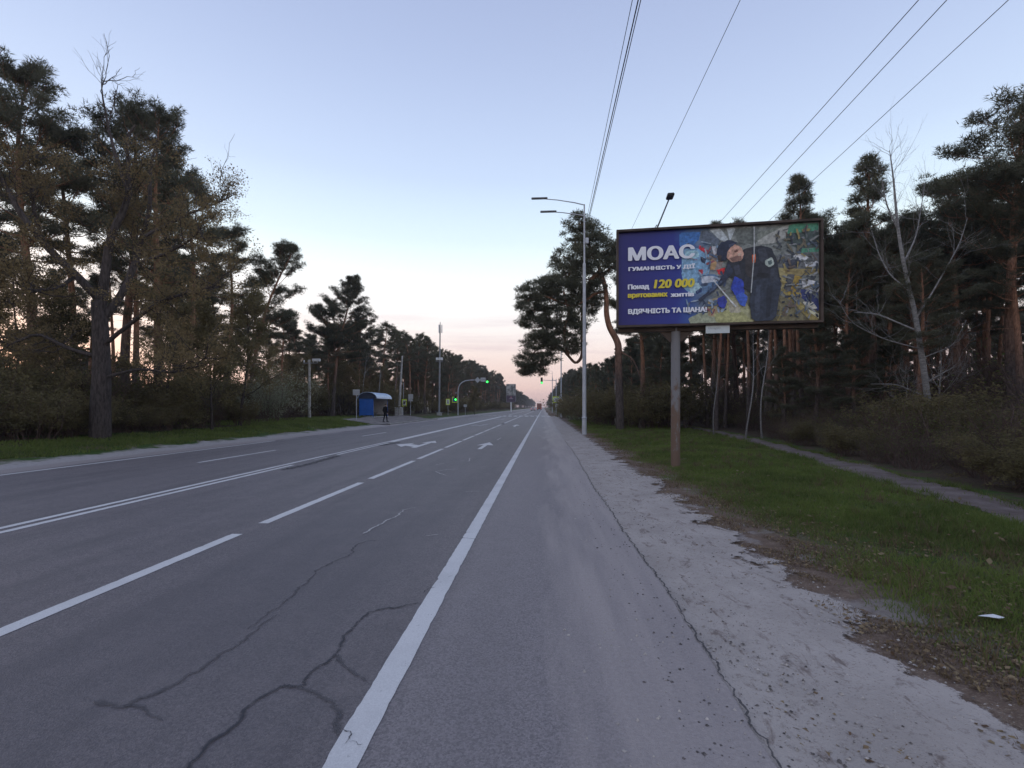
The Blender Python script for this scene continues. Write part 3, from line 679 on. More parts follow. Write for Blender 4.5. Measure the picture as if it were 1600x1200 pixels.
# the budding broad-leaved tree with crooked dark limbs
def budding_tree():
    Z = 20.0; base = at_ground(155, Z); base.z -= .1
    def L(px, py, dz=0): return np.array(W(px, py, Z + dz) - base)
    rng = np.random.RandomState(77); wood = Acc(); tips = []
    limbs = [([(155, 700), (157, 640), (160, 580), (161, 520), (158, 470)], 30, 19, 0),
             ([(158, 470), (120, 430), (70, 385), (30, 335), (4, 285), (-30, 235)], 13, 4, -1.5),
             ([(70, 385), (52, 330), (46, 280), (40, 235)], 6, 2, -1),
             ([(159, 475), (165, 415), (172, 370), (190, 335), (201, 300), (198, 255), (193, 215), (210, 195)], 14, 3, 0),
             ([(201, 300), (180, 245), (166, 190), (160, 150), (157, 122)], 6, 1, .5), ([(168, 200), (174, 170), (182, 130)], 2.2, .8, .5),
             ([(161, 500), (195, 452), (213, 410), (228, 370), (240, 318), (238, 262), (250, 215)], 12, 3, 1),
             ([(228, 370), (265, 350), (300, 335), (335, 322), (370, 305)], 5, 1.2, 1), ([(163, 540), (205, 505), (250, 470), (300, 452), (345, 448)], 7, 2, -2),
             ([(160, 560), (110, 545), (60, 520), (20, 535), (-20, 560)], 7, 2, -1), ([(162, 590), (215, 575), (275, 585), (320, 560)], 5, 1.5, -2), ([(213, 410), (255, 398), (300, 372), (318, 345)], 5, 1.5, -2),
             ([(120, 430), (95, 450), (50, 455), (15, 440)], 6, 2, -3)]
    for pts, r0, r1, dz in limbs:
        P = np.array([L(p[0], p[1], dz * min(1, i / 3)) for i, p in enumerate(pts)])
        m = len(P) * 3; s = np.linspace(0, 1, len(P)); ss = np.linspace(0, 1, m)
        Q = np.stack([np.interp(ss, s, P[:, i]) for i in range(3)], 1); Q[1:-1] = (Q[:-2] + Q[1:-1] * 2 + Q[2:]) / 4; Q += np.cumsum(rng.randn(m, 3) * .012, 0)
        rr = np.linspace(r0, r1, m) * Z / F * .5
        wood.tube(Q, rr, 9)
        if r0 > 25: continue
        for k in range(int(5 + np.linalg.norm(P[-1] - P[0]) * 2.0)):
            u = .25 + .75 * rng.rand(); q = np.array([np.interp(u, ss, Q[:, i]) for i in range(3)]); d = nrm(nrm(Q[-1] - Q[0]) * .5 + rng.randn(3) * .7 + np.array([0, 0, .25]))
            if q[2] > 11.6 and rng.rand() < .8: continue
            grow(wood, tips, q, d, .62 + .58 * rng.rand(), .023, 2, rng, .6, .74, (2, 3), .1, .005)
    e = empty('broadleaf_tree', base, 0, 1, 'large budding tree with crooked dark limbs and olive brown young leaves, left foreground', 'tree')
    link('trunk', wood.mesh('budding_trunk', True), M['dark_bark'], e)
    C = np.array(tips); C = C[C[:, 2] < 12.2]; link('crown', np_mesh('budding_crown', *leaves(C, np.full(len(C), .22), 10, rng, .07)), M['young_leaf'], e)
    return len(C)
budding_tree()

HARD = [hardwood_mesh('hardwood_a', 11, 9, .10, 3, True, (.05, 0), .22, 7, .3, .10), hardwood_mesh('hardwood_b', 12, 8, .09, 3, True, (-.04, .03), .18, 7, .3, .10),
        hardwood_mesh('hardwood_c', 13, 6, .06, 3, True, (.02, 0), .12, 8, .28, .09)]
SLIM = [hardwood_mesh('slim_%d' % i, 24 + i, 10, .075, 1, None, ((.06, 0), (-.04, 0))[i], .5, spread=.4, nb=9) for i in range(2)]
BARE = [hardwood_mesh('bare_a', 21, 10, .085, 3, None, (.03, 0), .3, spread=.5, nb=16), hardwood_mesh('bare_b', 22, 9, .06, 3, None, (-.05, 0), .35, spread=.45, nb=12)]
HG = 'young broad-leaved trees at the edge of the left wood'
for px, top, Z, v, mt, lab in [(20, 420, 22, 1, 'young_leaf', 'young olive brown tree at the left picture edge under the pines'), (255, 455, 27, 0, 'olive_leaf', 'low branching tree right of the thick crooked trunk'),
        (330, 490, 27, 2, 'olive_leaf', 'thin young tree among the bushes left of the leaning pine'), (378, 458, 30, 0, 'young_leaf', 'bushy brown budding tree in front of the leaning pine'),
        (95, 455, 25, 2, 'green_leaf', 'fresh green young tree between the left trunks'), (545, 575, 62, 1, 'olive_leaf', 'olive budding tree directly behind the blue shelter'), (600, 575, 66, 0, 'young_leaf', 'yellowish budding tree behind the standing person'),
        (742, 606, 105, 2, 'olive_leaf', 'olive bush-like tree behind the curved traffic light mast')]:
    b = at_ground(px, Z); H = EYE + (HZ - top) / F * Z - b.z; add_tree('broadleaf_tree', lab, HARD[v], b, px * .3, H / (9, 8, 6)[v], HG, ('dark_bark', mt))
for px, top, Z, v, lab in [(590, 545, 60, 0, 'slender pale bare birch left of the antenna mast and right of the shelter'), (568, 538, 62, 1, 'pale bare birch directly above the shelter roof'), (618, 556, 70, 1, 'thin leaning pale birch above the concrete pole')]:
    b = at_ground(px, Z); H = EYE + (HZ - top) / F * Z - b.z; add_tree('birch_tree', lab, SLIM[v], b, px, H / 10, 'pale birches behind the bus stop', ('birch_bark', None), parts=('trunk', 'crown'))

SHRUB = {'green': [shrub_mesh('shrub_g%d' % i, 30 + i, 2.4, 2.4, 24, 12, .085) for i in range(2)], 'bare': [shrub_mesh('shrub_b%d' % i, 40 + i, 2.6, 2.2, 40, 1, .06, .2) for i in range(3)],
         'blossom': [shrub_mesh('shrub_w', 50, 3.2, 2.6, 22, 8, .085, .26)]}
def shrub(loc, kind, mat, label, group, sc, sxy=1.0, name='shrub'):
    v = rngp.choice(SHRUB[kind]); e = empty(name, loc, rngp.random() * 6.28, (sc * sxy, sc * sxy, sc), label, 'shrub', group)
    link('stems', v[0], M['brown_twig'], e)
    if v[1] is not None: link('foliage', v[1], M[mat], e)
# front hedge of the left wood
SG = 'shrubs along the front of the left wood'
y = 9.0
while y < 43:
    x = -19.0 - rngp.random() * .9 - (3.2 if y > 30 else 0)
    g = rngp.random(); 
    if y < 30.5: shrub((x, y, gzf(x, y)), 'green' if g < .9 else 'bare', ('green_leaf', 'olive_leaf', 'green_leaf', 'young_leaf')[int(g * 4.4) % 4], 'low shrub in the hedge along the left grass verge', SG, rngp.uniform(.45, .8), 1.25)
    x2 = x - 2.4 - rngp.random() * 1.5
    shrub((x2, y + 1, gzf(x2, y)), 'green' if g > .35 else 'bare', ('olive_leaf', 'young_leaf', 'green_leaf')[int(g * 7) % 3], 'taller shrub behind the hedge of the left wood', 'taller shrubs in the left wood', rngp.uniform(.85, 1.3), 1.15)
    y += 1.55
for x0 in (-26, -32):
    y = 14
    while y < 95:
        x = x0 + rngp.uniform(-1.6, 1.6) - (3 if y > 55 else 0); k = rngp.random()
        shrub((x, y, gzf(x, y)), 'green' if k < .5 else 'bare', ('olive_leaf', 'brown_leaf')[int(k * 10) % 2], 'undergrowth shrub between the pine trunks left of the road', 'undergrowth of the left wood', rngp.uniform(1.0, 1.45), 1.5); y += 3.6
for px, top, Z, v in ((545, 500, 78, 0), (580, 512, 82, 2), (618, 512, 86, 0), (655, 520, 92, 2), (676, 535, 97, 1), (700, 548, 102, 0), (520, 505, 74, 1), (484, 520, 72, 2)):
    pine_at(px, top, Z, v, 'pine of the second rank behind the bus stop', px, 'second rank pines behind the bus stop', 1.25)
for k in range(26):                              # budding brown and olive young trees filling the wood behind the stop
    x = -23.2 - rngp.random() * 9; y = 50 + k * 2.1 + rngp.random() * 2
    if x > -24.5 and 50 < y < 60: x -= 2.5
    v = k % 3; H = min(rngp.uniform(5.5, 8.5), height_limit(x, y) * .85)
    add_tree('broadleaf_tree', 'slender budding young tree in the thicket behind the bus stop', HARD[v], (x, y, gzf(x, y)), k * 1.3, H / (9, 8, 6)[v], 'budding trees behind the bus stop', ('dark_bark', ('olive_leaf', 'young_leaf', 'brown_leaf')[rngp.randrange(3)]))
for px, Z, s_, lab in [(436, 40, 1.35, 'whitish flowering shrub left of the concrete pole'), (412, 37, 1.05, 'smaller flowering shrub at the end of the dense hedge'), (452, 52, 1.2, 'pale shrub left behind the concrete pole')]:
    b = at_ground(px, Z); shrub(b, 'blossom', 'blossom' if px == 436 else 'olive_leaf', lab, None, s_)
y = 66
while y < 330:
    x = (-19.4 if y > 92 else -23.2) - rngp.random() * 2; shrub((x, y, gzf(x, y)), 'green', ('olive_leaf', 'brown_leaf', 'green_leaf')[int(y) % 3], 'shrub at the foot of the far left tree line', 'far shrubs on the left of the road', rngp.uniform(.8, 1.5), 1.5); y += 3.2 + (y - 66) * .05

# ------------------------------------------------------------------ right side of the road
RG = 'pines of the wood on the right'
pine_at(1240, 272, 30, 3, 'pine whose tip rises directly above the billboard', .3, RG, .9)
pine_at(1276, 318, 32, 1, 'pine top at the upper right corner of the billboard', 1.3, RG, .9)
pine_at(1362, 238, 25, 3, 'pointed pine behind the pale bare birch', 2.2, RG, 1.05)
pine_at(1420, 330, 28, 2, 'lower pine filling the gap right of the pale birch', .9, RG)
pine_at(1486, 262, 25, 4, 'slim pine with a flat dark crown near the right edge', 1.0, RG, 1.25)
pine_at(1545, 330, 29, 0, 'pine between the slim pine and the edge pine', 2.7, RG)
pine_at(1588, 148, 20.5, 4, 'tallest pine with thick orange trunk at the right edge of the picture', 4.2, RG, 1.3)
pine_at(1660, 120, 22, 0, 'dark pine cut off by the right edge of the picture', .2, RG)
pine_at(1116, 344, 37, 3, 'pine whose thin tip just clears the top of the billboard', 1.2, RG, .9)
pine_at(1150, 342, 40, 5, 'second thin pine tip over the billboard edge', 2.0, RG, .8)
spots = []
for y in range(9, 74, 4):
    for x in (14.5, 19, 24, 30, 37):
        if y < 20 and x < 16: continue
        if y > 48 and x < 18: continue
        if rngp.random() < .74: spots.append((x + rngp.uniform(-1.5, 1.5), y + rngp.uniform(-1.5, 1.5)))
spots = [p for p in spots if not (27 < p[1] < 60 and p[0] < 12.5)]
scatter_pines(spots, 'pine standing in the dense dark wood right of the road', 'pines in the depth of the right wood', (0, 1, 2, 4, 3), .66, .86)
for k in range(46):                              # the wall of slim straight trunks seen below the billboard
    px = 1010 + k * 12.5 + rngp.uniform(-8, 8); Z = rngp.uniform(24, 46); b = at_ground(px, Z)
    if b.x < 11.5 + max(0, 30 - b.y) * -.05: continue
    v = rngp.choice((1, 4, 4)); H = min(rngp.uniform(12, 15), height_limit(b.x, b.y) * .98)
    if H > 6: add_tree('pine_tree', 'slim straight pine trunk in the front ranks of the right wood', PINES[v], b, rngp.random() * 6, (.62, .62, H / PINE_H[v]), 'slim front pines of the right wood')
spots = []
y = 76
while y < 260:
    for row in range(2): spots.append((np.interp(y, [76, 110, 180], [14.5, 10.5, 8.5]) + row * 4 + rngp.uniform(-1.2, 1.2), y + rngp.uniform(-2, 2)))
    y += 4.6 + (y - 76) * .02
scatter_pines(spots, 'pine in the dark tree line along the far right roadside', 'far pines on the right of the road', (0, 1, 2, 3, 5), .75, 1.0)
for px, Z in ((930, 58), (985, 50), (1010, 46), (905, 78), (950, 70), (1035, 42), (890, 96), (915, 66), (968, 60), (880, 104), (897, 88), (922, 76), (940, 62), (958, 54), (1000, 58), (1022, 52), (1048, 46), (975, 72), (912, 92), (935, 84), (990, 66), (1060, 40)):
    b = at_ground(px, Z); H = (height_limit(b.x, b.y) + .5) * rngp.uniform(.75, .95) / 12; H = min(H, .85); add_tree('pine_tree', 'low bushy young pine behind the lamp post and crooked pine', PINES[5], b, px * .7, (max(H, .65), max(H, .65), H), 'young pines behind the lamp post')

def crooked_pine():
    Z = 34.0; base = at_ground(968, Z); base.z -= .1
    def L(px, py, dz=0): return np.array(W(px, py, Z + dz) - base)
    rng = np.random.RandomState(91); wood = Acc()
    def limb(pts, r0, r1, dz=0, k=8):
        P = np.array([L(p[0], p[1], dz * i / len(pts)) for i, p in enumerate(pts)]); m = len(P) * 4; s = np.linspace(0, 1, len(P)); ss = np.linspace(0, 1, m)
        Q = np.stack([np.interp(ss, s, P[:, i]) for i in range(3)], 1)
        for _ in range(3): Q[1:-1] = (Q[:-2] + Q[1:-1] * 2 + Q[2:]) / 4
        wood.tube(Q, np.linspace(r0, r1, m) * Z / F * .5, k)
    limb([(969, 672), (968, 620), (966, 570), (967, 540), (962, 528), (952, 512), (947, 490), (948, 465), (944, 440), (937, 420), (925, 395), (915, 370), (908, 345)], 13, 3.5)
    limb([(946, 455), (930, 458), (915, 470), (895, 480), (870, 470), (850, 462)], 5, 2, -1)
    limb([(938, 424), (920, 440), (912, 475), (909, 520), (911, 556), (900, 570), (888, 556), (870, 535), (845, 540), (825, 560)], 8, 2, 1.5)
    limb([(870, 535), (850, 515), (830, 490)], 4, 2, 1); limb([(888, 556), (880, 520), (890, 490), (880, 455)], 5, 2, -1)
    limb([(940, 430), (960, 415), (978, 400)], 5, 2, -1); limb([(944, 440), (925, 425), (895, 410), (880, 400)], 5, 2, 1); limb([(960, 545), (990, 560), (1000, 590)], 3, 1.5, -1)
    clumps = [(905, 348, 22, 15), (922, 362, 24, 16), (900, 375, 26, 17), (930, 385, 32, 20), (955, 392, 26, 18), (900, 402, 36, 22), (940, 410, 36, 18), (968, 400, 22, 16), (886, 425, 34, 18), (912, 430, 32, 20), (975, 412, 16, 12),
              (845, 447, 30, 16), (826, 462, 20, 16), (868, 445, 28, 14), (835, 480, 26, 18), (860, 470, 32, 18), (885, 455, 34, 20), (905, 462, 24, 20), (872, 495, 32, 18), (840, 505, 24, 16), (822, 498, 14, 12), (890, 515, 26, 18), (905, 495, 22, 20),
              (860, 525, 24, 14), (838, 530, 22, 14), (842, 548, 24, 14), (826, 565, 20, 12), (818, 578, 11, 8), (852, 562, 20, 11), (874, 540, 18, 12), (838, 580, 15, 8), (895, 540, 16, 12), (932, 455, 16, 16), (925, 480, 14, 12)]
    C = []; Rr = []
    for (x, y, rx, ry) in clumps:
        m = int(9 + rx * ry / 24)
        for k in range(m):
            a = rng.rand() * 6.28; q = math.sqrt(rng.rand()); dz = rng.randn() * rx * Z / F * .55
            p = L(x + math.cos(a) * q * rx, y + math.sin(a) * q * ry, dz); C.append(p); Rr.append(.24 + .16 * rng.rand())
            if k % 4 == 0: wood.tube(np.array([L(x, y + ry * .4), (p + L(x, y + ry * .4)) / 2 + rng.randn(3) * .1, p]), np.array([.03, .018, .006]), 3)
    e = empty('pine_tree', base, 0, 1, 'crooked pine with bent orange trunk and a broad lopsided crown behind the lamp post', 'tree', RG)
    link('trunk', wood.mesh('crooked_trunk', True), M['pine_bark'], e)
    link('crown', np_mesh('crooked_crown', *tufts(np.array(C), np.array(Rr), 60, rng, .20, .5, 3, .15)), M['needles'], e)
crooked_pine()
# thick dark trunk beside it
b = at_ground(1003, 36); add_tree('pine_tree', 'dark stout pine trunk between the thin pole and the billboard post', PINES[1], b, 2, (.95, .95, .68), RG, ('dark_bark', 'needles'))
for px, top, Z, lab in ((1275, 470, 24, 'dark bushy spruce-like pine at the lower right corner of the billboard'), (1335, 500, 22.5, 'low dark pine left of the tall pale birch'), (1385, 520, 23.5, 'dark young pine just behind the tall pale birch'), (1225, 540, 25, 'low dark young pine under the right part of the billboard')):
    pine_at(px, top, Z, 5, lab, px, RG, 1.25)
# pale bare trees before the right wood
def pale_birch():
    Z = 19.0; base = at_ground(1452, Z); base.z -= .1
    def L(px, py, dz=0): return np.array(W(px, py, Z + dz) - base)
    rng = np.random.RandomState(13); wood = Acc(); tips = []
    for pts, r0, r1, dz in [([(1454, 668), (1447, 600), (1438, 540), (1430, 490), (1418, 440), (1410, 400), (1402, 350), (1398, 300), (1394, 262), (1390, 235)], 10, 1, 0), ([(1430, 500), (1455, 460), (1478, 420), (1500, 380), (1512, 340)], 3, .7, -1),
                            ([(1422, 455), (1390, 430), (1372, 395), (1362, 360)], 2.6, .7, 1), ([(1412, 410), (1432, 370), (1440, 320), (1446, 285)], 2.6, .7, .5), ([(1437, 545), (1380, 530), (1330, 505), (1310, 470)], 2.2, .6, -1), ([(1440, 560), (1490, 540), (1510, 500)], 2.2, .6, 0),
                            ([(1404, 360), (1385, 320), (1378, 280)], 3, 1, 0), ([(1428, 515), (1370, 490), (1335, 488)], 3, 1, 1), ([(1443, 600), (1470, 585), (1492, 572)], 3, 1, -1), ([(1447, 620), (1400, 600), (1360, 600)], 2.5, .8, -1)]:
        P = np.array([L(p[0], p[1], dz * i / len(pts)) for i, p in enumerate(pts)]); m = len(P) * 3; s = np.linspace(0, 1, len(P)); ss = np.linspace(0, 1, m)
        Q = np.stack([np.interp(ss, s, P[:, i]) for i in range(3)], 1); Q[1:-1] = (Q[:-2] + Q[1:-1] * 2 + Q[2:]) / 4; wood.tube(Q, np.linspace(r0, r1, m) * Z / F * .5, 7)
        for k in range(int(3 + np.linalg.norm(P[-1] - P[0]) * (1.4 if r0 > 10 else 2.6))):
            u = (.4 if r0 > 10 else .2) + (.6 if r0 > 10 else .8) * rng.rand(); q = np.array([np.interp(u, ss, Q[:, i]) for i in range(3)]); d = nrm(nrm(Q[-1] - Q[0]) * .8 + rng.randn(3) * .6 + np.array([0, 0, .2]))
            grow(wood, tips, q, d, .5 + .45 * rng.rand(), .008, 2, rng, .45, .75, (1, 2), .08, .0026)
    e = empty('birch_tree', base, 0, 1, 'tall pale bare birch standing before the dark wood right of the billboard', 'tree')
    link('trunk', wood.mesh('birch_trunk', True), M['birch_bark'], e)
pale_birch()
for px, top, Z, v, lab in [(1190, 500, 24, 1, 'pale leaning bare sapling under the right half of the billboard'), (1168, 500, 24.5, 0, 'pale bare sapling left of the leaning one under the billboard'), (1115, 560, 27, 1, 'short pale sapling just right of the billboard post'), (1476, 470, 19.6, 1, 'small bare sapling close beside the tall pale birch'), (1415, 560, 19.5, 1, 'thin bare sapling left of the tall pale birch')]:
    b = at_ground(px, Z); H = EYE + (HZ - top) / F * Z - b.z; add_tree('birch_tree', lab, (BARE if px > 1400 else SLIM)[v], b, px, H / 10, 'pale saplings before the right wood', ('birch_bark', None))
for k, (px, Z) in enumerate([(925, 52), (938, 46), (950, 50), (972, 44), (985, 41), (1000, 44), (1016, 40), (1030, 38), (1046, 36), (905, 62), (890, 72), (918, 58), (958, 42), (1010, 36)]):
    b = at_ground(px, Z); shrub(b, 'green', ('needles', 'olive_leaf', 'brown_leaf')[k % 3], 'dark bush filling the ground between the lamp post and the billboard post', 'dark bushes between lamp and billboard', rngp.uniform(.9, 1.3), 1.5)
# brown thicket behind the path
y = 5.5
while y < 62:
    xp = float(np.interp(y, [p[1] for p in pp], [p[0] for p in pp]))
    for row in range(3):
        x = xp + 1.05 + row * 1.6 + rngp.random() * .9; k = rngp.random()
        if y < 26 or row > 0: shrub((x, y + row * .5, gzf(x, y)), 'bare' if k < .75 else 'green', ('brown_leaf', 'brown_leaf', 'olive_leaf')[int(k * 30) % 3], 'bare brown shrub in the thicket behind the dirt path', 'brown thicket behind the path', (.32 + .16 * row) * rngp.uniform(.75, 1.25), 1.6)
    y += 1.5 if y < 26 else 2.6
for x0 in (17, 24, 31):
    y = 10
    while y < 70:
        x = x0 + rngp.uniform(-1.6, 1.6); shrub((x, y, gzf(x, y)), 'bare', 'brown_leaf', 'twiggy undergrowth shrub between the trunks of the right wood', 'undergrowth of the right wood', rngp.uniform(.8, 1.1) * (1.0 if x0 < 20 else 1.55), 1.6); y += 3.4
y = 62
while y < 300:
    x = float(np.interp(y, [62, 110, 180], [10.5, 7.5, 6.2])) + rngp.random() * 2; shrub((x, y, gzf(x, y)), 'green', ('olive_leaf', 'brown_leaf', 'green_leaf')[int(y) % 3], 'shrub at the foot of the far right tree line', 'far shrubs on the right of the road', rngp.uniform(.8, 1.5), 1.4); y += 3.5 + (y - 62) * .06

# distant woods that read as one mass on either side and at the road's end
FARP = [pine_mesh('far_pine_%d' % i, 60 + i, 16, .25, 3.0, 16, 12, .55, dead=0, lod=1) for i in range(3)]
def raw(me):
    V = np.empty(len(me.vertices) * 3, np.float32); me.vertices.foreach_get('co', V); T = np.empty(len(me.polygons) * 3, np.int32); me.loops.foreach_get('vertex_index', T); return V.reshape(-1, 3), T.reshape(-1, 3)
FARR = [(raw(a), raw(b_)) for a, b_ in FARP]
def far_wood(name, spots, label):
    A, B = Acc(), Acc()
    for x, y, s_ in spots:
        (tv, tt), (cv, ct) = rngp.choice(FARR); a = rngp.random() * 6.28; m = np.array([[math.cos(a), -math.sin(a), 0], [math.sin(a), math.cos(a), 0], [0, 0, 1]]) * s_; o = np.array([x, y, gzf(x, y)])
        A.put(tv @ m.T + o, tt); B.put(cv @ m.T + o, ct)
    e = tag(empty(name, (0, 0, 0)), label, 'wood', kind='stuff')
    tag(link('trunks', A.mesh(name + '_trunks', True), M['dark_bark'], e), kind='stuff'); tag(link('crowns', B.mesh(name + '_crowns'), M['needles_far'], e), kind='stuff')
sp = [(rngp.uniform(44, 75), rngp.uniform(5, 130), rngp.uniform(.7, .95)) for _ in range(85)] + [(rngp.uniform(24, 40), rngp.uniform(75, 240), rngp.uniform(.65, .85)) for _ in range(40)] + [(rngp.uniform(8, 18), rngp.uniform(250, 1200), rngp.uniform(.8, 1.1)) for _ in range(130)]
far_wood('distant_wood', sp, 'distant dark pine wood closing the view on the right of the road')
sp = [(rngp.uniform(-75, -52), rngp.uniform(20, 200), rngp.uniform(.42, .62)) for _ in range(45)] + [(rngp.uniform(-55, -36), rngp.uniform(110, 400), rngp.uniform(.8, 1)) for _ in range(50)] + [(rngp.uniform(-34, -20), rngp.uniform(260, 1200) , rngp.uniform(.75, 1)) for _ in range(210)]
far_wood('distant_wood', sp, 'distant pine wood behind the left roadside trees')

# ------------------------------------------------------------------ grass, litter
def blades(name, n, xr, yr, hgt, wid, mat, seed, mask=None, near=True):
    rng = np.random.RandomState(seed)
    y = np.exp(rng.uniform(math.log(max(yr[0], 1)), math.log(yr[1]), n)) if near else rng.uniform(*yr, n)
    x = rng.uniform(*xr, n)
    if mask is not None:
        k = mask(x, y, rng); x, y = x[k], y[k]
    n = len(x); D = np.hypot(x, y)
    h = hgt * (.5 + rng.rand(n)) ; w = wid * (.6 + .8 * rng.rand(n)) * (1 + D / 9)
    a = rng.rand(n) * 6.28; z = gz(x, y) - .005
    dx, dy = np.cos(a) * w / 2, np.sin(a) * w / 2; lean = rng.randn(n, 2) * .45 * h[:, None]
    V = np.stack([np.stack([x - dx, y - dy, z], 1), np.stack([x + dx, y + dy, z], 1), np.stack([x + lean[:, 0], y + lean[:, 1], z + h], 1)], 1).reshape(-1, 3)
    return link(name, np_mesh(name, V, np.arange(n * 3).reshape(-1, 3)), M[mat])
def pn(x, y, s): return np.sin(x * 1.9 * s + 1.3 * np.sin(y * 1.1 * s)) + np.sin(y * 1.6 * s + 1.7 * np.sin(x * .9 * s + 2)) + .7 * np.sin(x * 4.3 * s + y * 3.1 * s)
def path_x(y): return np.interp(y, [p[1] for p in pp], [p[0] for p in pp])
def gmask(x, y, rng): return (x > 3.25 + .28 * pn(x, y, 1) * .5 + .35 * rng.randn(len(x)) * .6) & (np.abs(x - path_x(y)) > .42 + .12 * rng.randn(len(x))) & (x < path_x(y) + .55)
tag(blades('grass', 520000, (2.7, 12.5), (3.2, 62), .055, .006, 'grass', 1, lambda x, y, rng: gmask(x, y, rng) & (pn(x * .7, y * .7, 1.7) + 1.1 * rng.randn(len(x)) > -1.6)), 'short green grass of the verge round the billboard post', 'grass', kind='stuff')
def dmask(x, y, rng): return (x > 2.42 + .12 * pn(x, y, 1.3) * .5 + .08 * rng.randn(len(x))) & (x < 4.2 + .5 * rng.randn(len(x))) & (pn(x, y, 2.2) > -.6)
tag(blades('dry_grass', 90000, (3.0, 11), (3.2, 40), .045, .005, 'dry_grass', 12, lambda x, y, rng: gmask(x, y, rng) & (pn(x, y, .9) + .8 * rng.randn(len(x)) > .5)), 'dry straw patches mixed into the green verge', 'dry grass', kind='stuff')
tag(blades('dry_grass', 60000, (2.3, 5), (2.5, 45), .035, .006, 'dry_grass', 2, dmask), 'dry brown grass and litter between the sand and the green verge', 'dry grass', kind='stuff')
tag(blades('grass', 60000, (-18.6, -15.0), (8, 60), .09, .010, 'grass', 3, lambda x, y, rng: (pn(x, y, .7) + rng.randn(len(x)) > -1.3) & (x < -15.95 + .25 * pn(x, y, .8) * .5) & ((y < 44) | (x < -99) | (y > 66))), 'green grass strip between the far shoulder and the left hedge', 'grass', kind='stuff')
tag(blades('grass', 30000, (-26, -18.3), (30, 60), .12, .014, 'grass', 4, lambda x, y, rng: ~((y > 44.5) & (x > -19.7))), 'green grass before and behind the bus stop', 'grass', kind='stuff')
def gtufts(name, n, m, xr, yr, mat, seed, label, mask):
    rng = np.random.RandomState(seed); y = np.exp(rng.uniform(math.log(yr[0]), math.log(yr[1]), n)); x = rng.uniform(*xr, n); k = mask(x, y, rng); x, y = np.repeat(x[k], m), np.repeat(y[k], m)
    q = len(x); x = x + rng.randn(q) * .035; y = y + rng.randn(q) * .035; h = .07 + .11 * rng.rand(q); a = rng.rand(q) * 6.28; w = .006 * (1 + np.hypot(x, y) / 9); dx, dy = np.cos(a) * w / 2, np.sin(a) * w / 2; z = gz(x, y); ln = rng.randn(q, 2) * .06
    V = np.stack([np.stack([x - dx, y - dy, z], 1), np.stack([x + dx, y + dy, z], 1), np.stack([x + ln[:, 0], y + ln[:, 1], z + h], 1)], 1).reshape(-1, 3)
    tag(link(name, np_mesh(name, V, np.arange(q * 3).reshape(-1, 3)), M[mat]), label, 'grass', kind='stuff')
gtufts('grass_tufts', 3800, 16, (3.2, 10.5), (3.4, 40), 'grass', 31, 'taller green grass tufts standing out of the verge', lambda x, y, rng: gmask(x, y, rng) & (pn(x, y, .8) > -.3))
gtufts('grass_tufts', 1500, 14, (2.9, 10.5), (3.2, 40), 'dry_grass', 32, 'withered straw tufts in the verge', lambda x, y, rng: gmask(x, y, rng) & (pn(x + 5, y, 1.0) > .4))
def flecks(name, n, xr, yr, size, mat, seed, label, mask=None, lift=.03):
    rng = np.random.RandomState(seed); y = np.exp(rng.uniform(math.log(yr[0]), math.log(yr[1]), n)); x = rng.uniform(*xr, n)
    if mask is not None: k = mask(x, y, rng); x, y = x[k], y[k]
    n = len(x); C = np.stack([x, y, gz(x, y) + lift * rng.rand(n) + .012], 1)
    d = nrm(rng.randn(n, 3) * np.array([1, 1, .25])); e = nrm(np.cross(d, np.array([0, 0, 1.]) + rng.randn(n, 3) * .35)); s = size * (.5 + rng.rand(n, 1))
    V = np.stack([C - d * s * .5, C + e * s * .3, C + d * s * .5, C - e * s * .3 + np.array([0, 0, .004])], 1).reshape(-1, 3); i = np.arange(n)[:, None] * 4
    tag(link(name, np_mesh(name, V, np.concatenate([i + [0, 1, 2], i + [0, 2, 3]])), M[mat]), label, 'litter', kind='stuff')
flecks('fallen_leaves', 16000, (2.1, 4.6), (2.4, 30), .034, 'litter', 5, 'fallen brown leaves and needles along the edge of the sand', dmask, .015)
flecks('fallen_leaves', 900, (3.4, 9.5), (3.5, 30), .06, 'litter', 6, 'pale fallen leaves scattered over the green verge', lambda x, y, rng: x < path_x(y) - .3, .07)
flecks('fallen_leaves', 1100, (1.1, 2.6), (2.2, 20), .03, 'litter', 7, 'leaf crumbs and twigs lying on the pale sand', lambda x, y, rng: pn(x, y, 2.4) > .5, .0)

# ------------------------------------------------------------------ the billboard
def text_mesh(body, size, bold=0.0, shear=0.0, align='LEFT'):
    cu = bpy.data.curves.new('lettering', 'FONT'); cu.body = body; cu.size = size; cu.offset = bold; cu.shear = shear; cu.align_x = align; cu.resolution_u = 3
    o = bpy.data.objects.new('tmp', cu); COL.objects.link(o); bpy.context.view_layer.update()
    me = bpy.data.meshes.new_from_object(o.evaluated_get(bpy.context.evaluated_depsgraph_get()))
    bpy.data.objects.remove(o); bpy.data.curves.remove(cu); return me
def print_mat(name, c, var=.12, scale=5):
    t = NT(name); v = t.noise(t.objc(), scale, 4, .6); t.col(t.mix(t.rng(v, .3, .7), tuple(x * (1 - var) for x in c), tuple(min(1, x * (1 + var)) for x in c))); t.rough(.45); t.spec(.35); return t.m
def lin(*c): return tuple(((x / 255) / 12.92 if x / 255 <= .04045 else ((x / 255 + .055) / 1.055) ** 2.4) for x in c)
